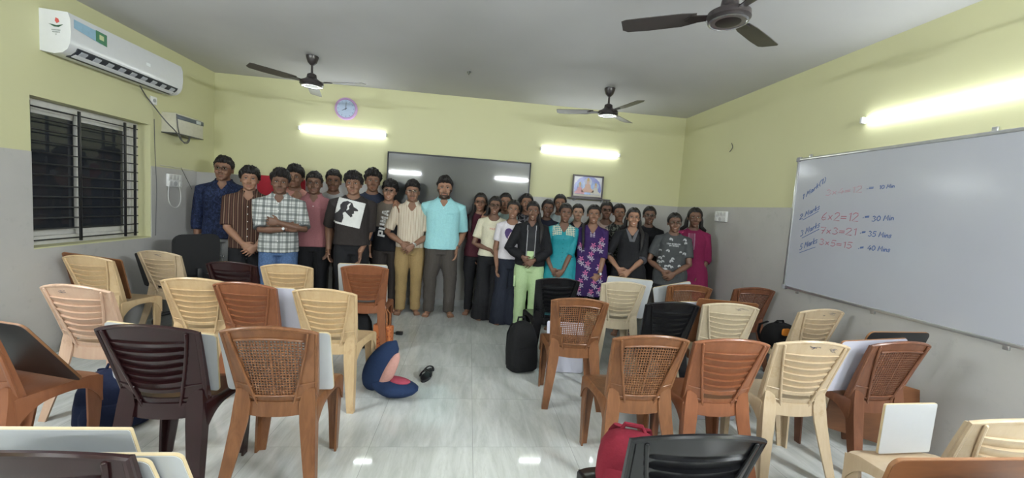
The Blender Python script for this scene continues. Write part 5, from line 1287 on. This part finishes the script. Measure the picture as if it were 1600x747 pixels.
add('M7', 'young man in dark brown tee with a white square dog print', (554, 269), 4.82, 'm', 'm', 'fringe', dict(mat=fab('dark brown jersey', (.026, .021, .020)), sleeve=.52, hem=.515, ease=.022, prints=prints_dog, neck=('round', .795, .046)), trs(C_BLK), L=dict(k='hang', back=1), R=DN(562, 404, -.10), facial='light', head=(-5, -2, 0))
add('F4', 'woman in white tee with a violet heart print and flared navy trousers', (803, 312), 4.88, 'f', 'm', 'tied', dict(mat=fab('white jersey', (.60, .57, .60)), sleeve=.36, hem=.53, neck=('round', .775, .052), prints=prints_heart), trs(C_NVY, FLR), L=DN(776, 424, -.10), R=dict(k='hang', back=1), smile=1, feet=True, lock=('bun',), head=(-3, 2, 0))
def cargo(to, H, lx):
    for s in (-1, 1): MB().box((s*.135*H-.012, -.045, .30*H), (s*.135*H+.012, .045, .385*H), .006).build('cargo_pocket', C_GRN, to, 60).location = (-s*.028*H, -.035, .03*H)
add('F6', 'woman in open black hoodie with pale green cargo trousers', (834, 314), 4.74, 'f', 'd', 'tied', dict(mat=fab('black hoodie fleece', (.011, .011, .013)), sleeve=.97, hem=.50, ease=.022, prints=prints_open_hood, neck=('v', .775, 1.4)), trs(C_GRN, (.050, .044, .02), extra=cargo, ease=.02, waist=.60), L=CL(823, 408, -.17), R=CL(827, 412, -.17, True), smile=1, lock=('rf',), head=(0, 0, 0))
add('F9', 'woman in teal kurta with cream embroidered yoke, hands joined', (884, 317), 4.72, 'f', 'd', 'tied', dict(mat=fab('teal silk', (.012, .21, .25), rough=.55), sleeve=.60, hem=.30, flare=.16, prints=prints_yoke, buttons=(.55, .72, 6), bmat=fab('dark teal', (.01, .10, .12)), neck=('v', .745, 1.7)), trs(C_BLK, LEG), L=CL(868, 427, -.14), R=CL(872, 430, -.15, True), head=(5, 3, 0), lock=('bun',))
add('F11', 'woman in purple floral kurta with a plait over her shoulder', (929, 319), 4.66, 'f', 'm', 'tied', dict(mat=fab('deep purple cotton', (.030, .012, .075)), sleeve=.60, hem=.30, flare=.18, prints=flowers, neck=('v', .75, 1.6)), trs(C_BLK, LEG), L=CL(922, 450, -.16), R=CL(928, 444, -.17, True), lock=('lp',), smile=1)
add('F14', 'smiling woman in black kurta with grey shawl collar, hands clasped', (991, 324), 4.58, 'f', 'l', 'open', dict(mat=C_KNIT, sleeve=.60, hem=.34, flare=.14, prints=prints_scarf, cuff=fab('grey cuff', (.07, .07, .08)), neck=('v', .755, 1.5)), trs(C_BLK, LEG), L=CL(972, 426, -.16), R=CL(977, 428, -.17, True), lock=('rf', 'ls'), smile=1, head=(2, 0, 0))
add('F16', 'short haired woman in grey leaf print tee and black trousers', (1056, 332), 4.42, 'f', 'd', 'tied', dict(mat=fab('charcoal jersey', (.055, .058, .06)), sleeve=.40, hem=.44, prints=prints_tee16, ease=.018), trs(C_BLK, SLIM), L=CL(1042, 430, -.16), R=CL(1046, 432, -.17, True), glasses=.5, smile=1, b=1.08, lock=('bun',), head=(2, -3, 0))
add('F17', 'woman in magenta kurta with wristwatch at the end of the group', (1087, 324), 4.6, 'f', 'd', 'open', dict(mat=fab('magenta cotton', (.17, .012, .055)), sleeve=.60, hem=.30, flare=.14, prints=prints_lines(plain('silver thread', (.30, .20, .26), .7), -.06, .02, .66, .775, 6)), trs(fab('magenta trousers', (.16, .012, .05)), LEG), L=dict(k='hang'), R=DN(1085, 440, -.12, hint=(1, .6, 0)), lock=('ls', 'rs'), smile=0, head=(2, 0, 0))
watch(P['M10'], 1, M_SIL, M_WPL); watch(P['M11'], 1, M_SIL, M_SIL); watch(P['F17'], 1, M_SIL, M_STP); watch(P['M3'], -1, M_SIL, M_STP); watch(P['F11'], 1, M_SIL, M_STP)
bpy.data.scenes.remove(_tmp)
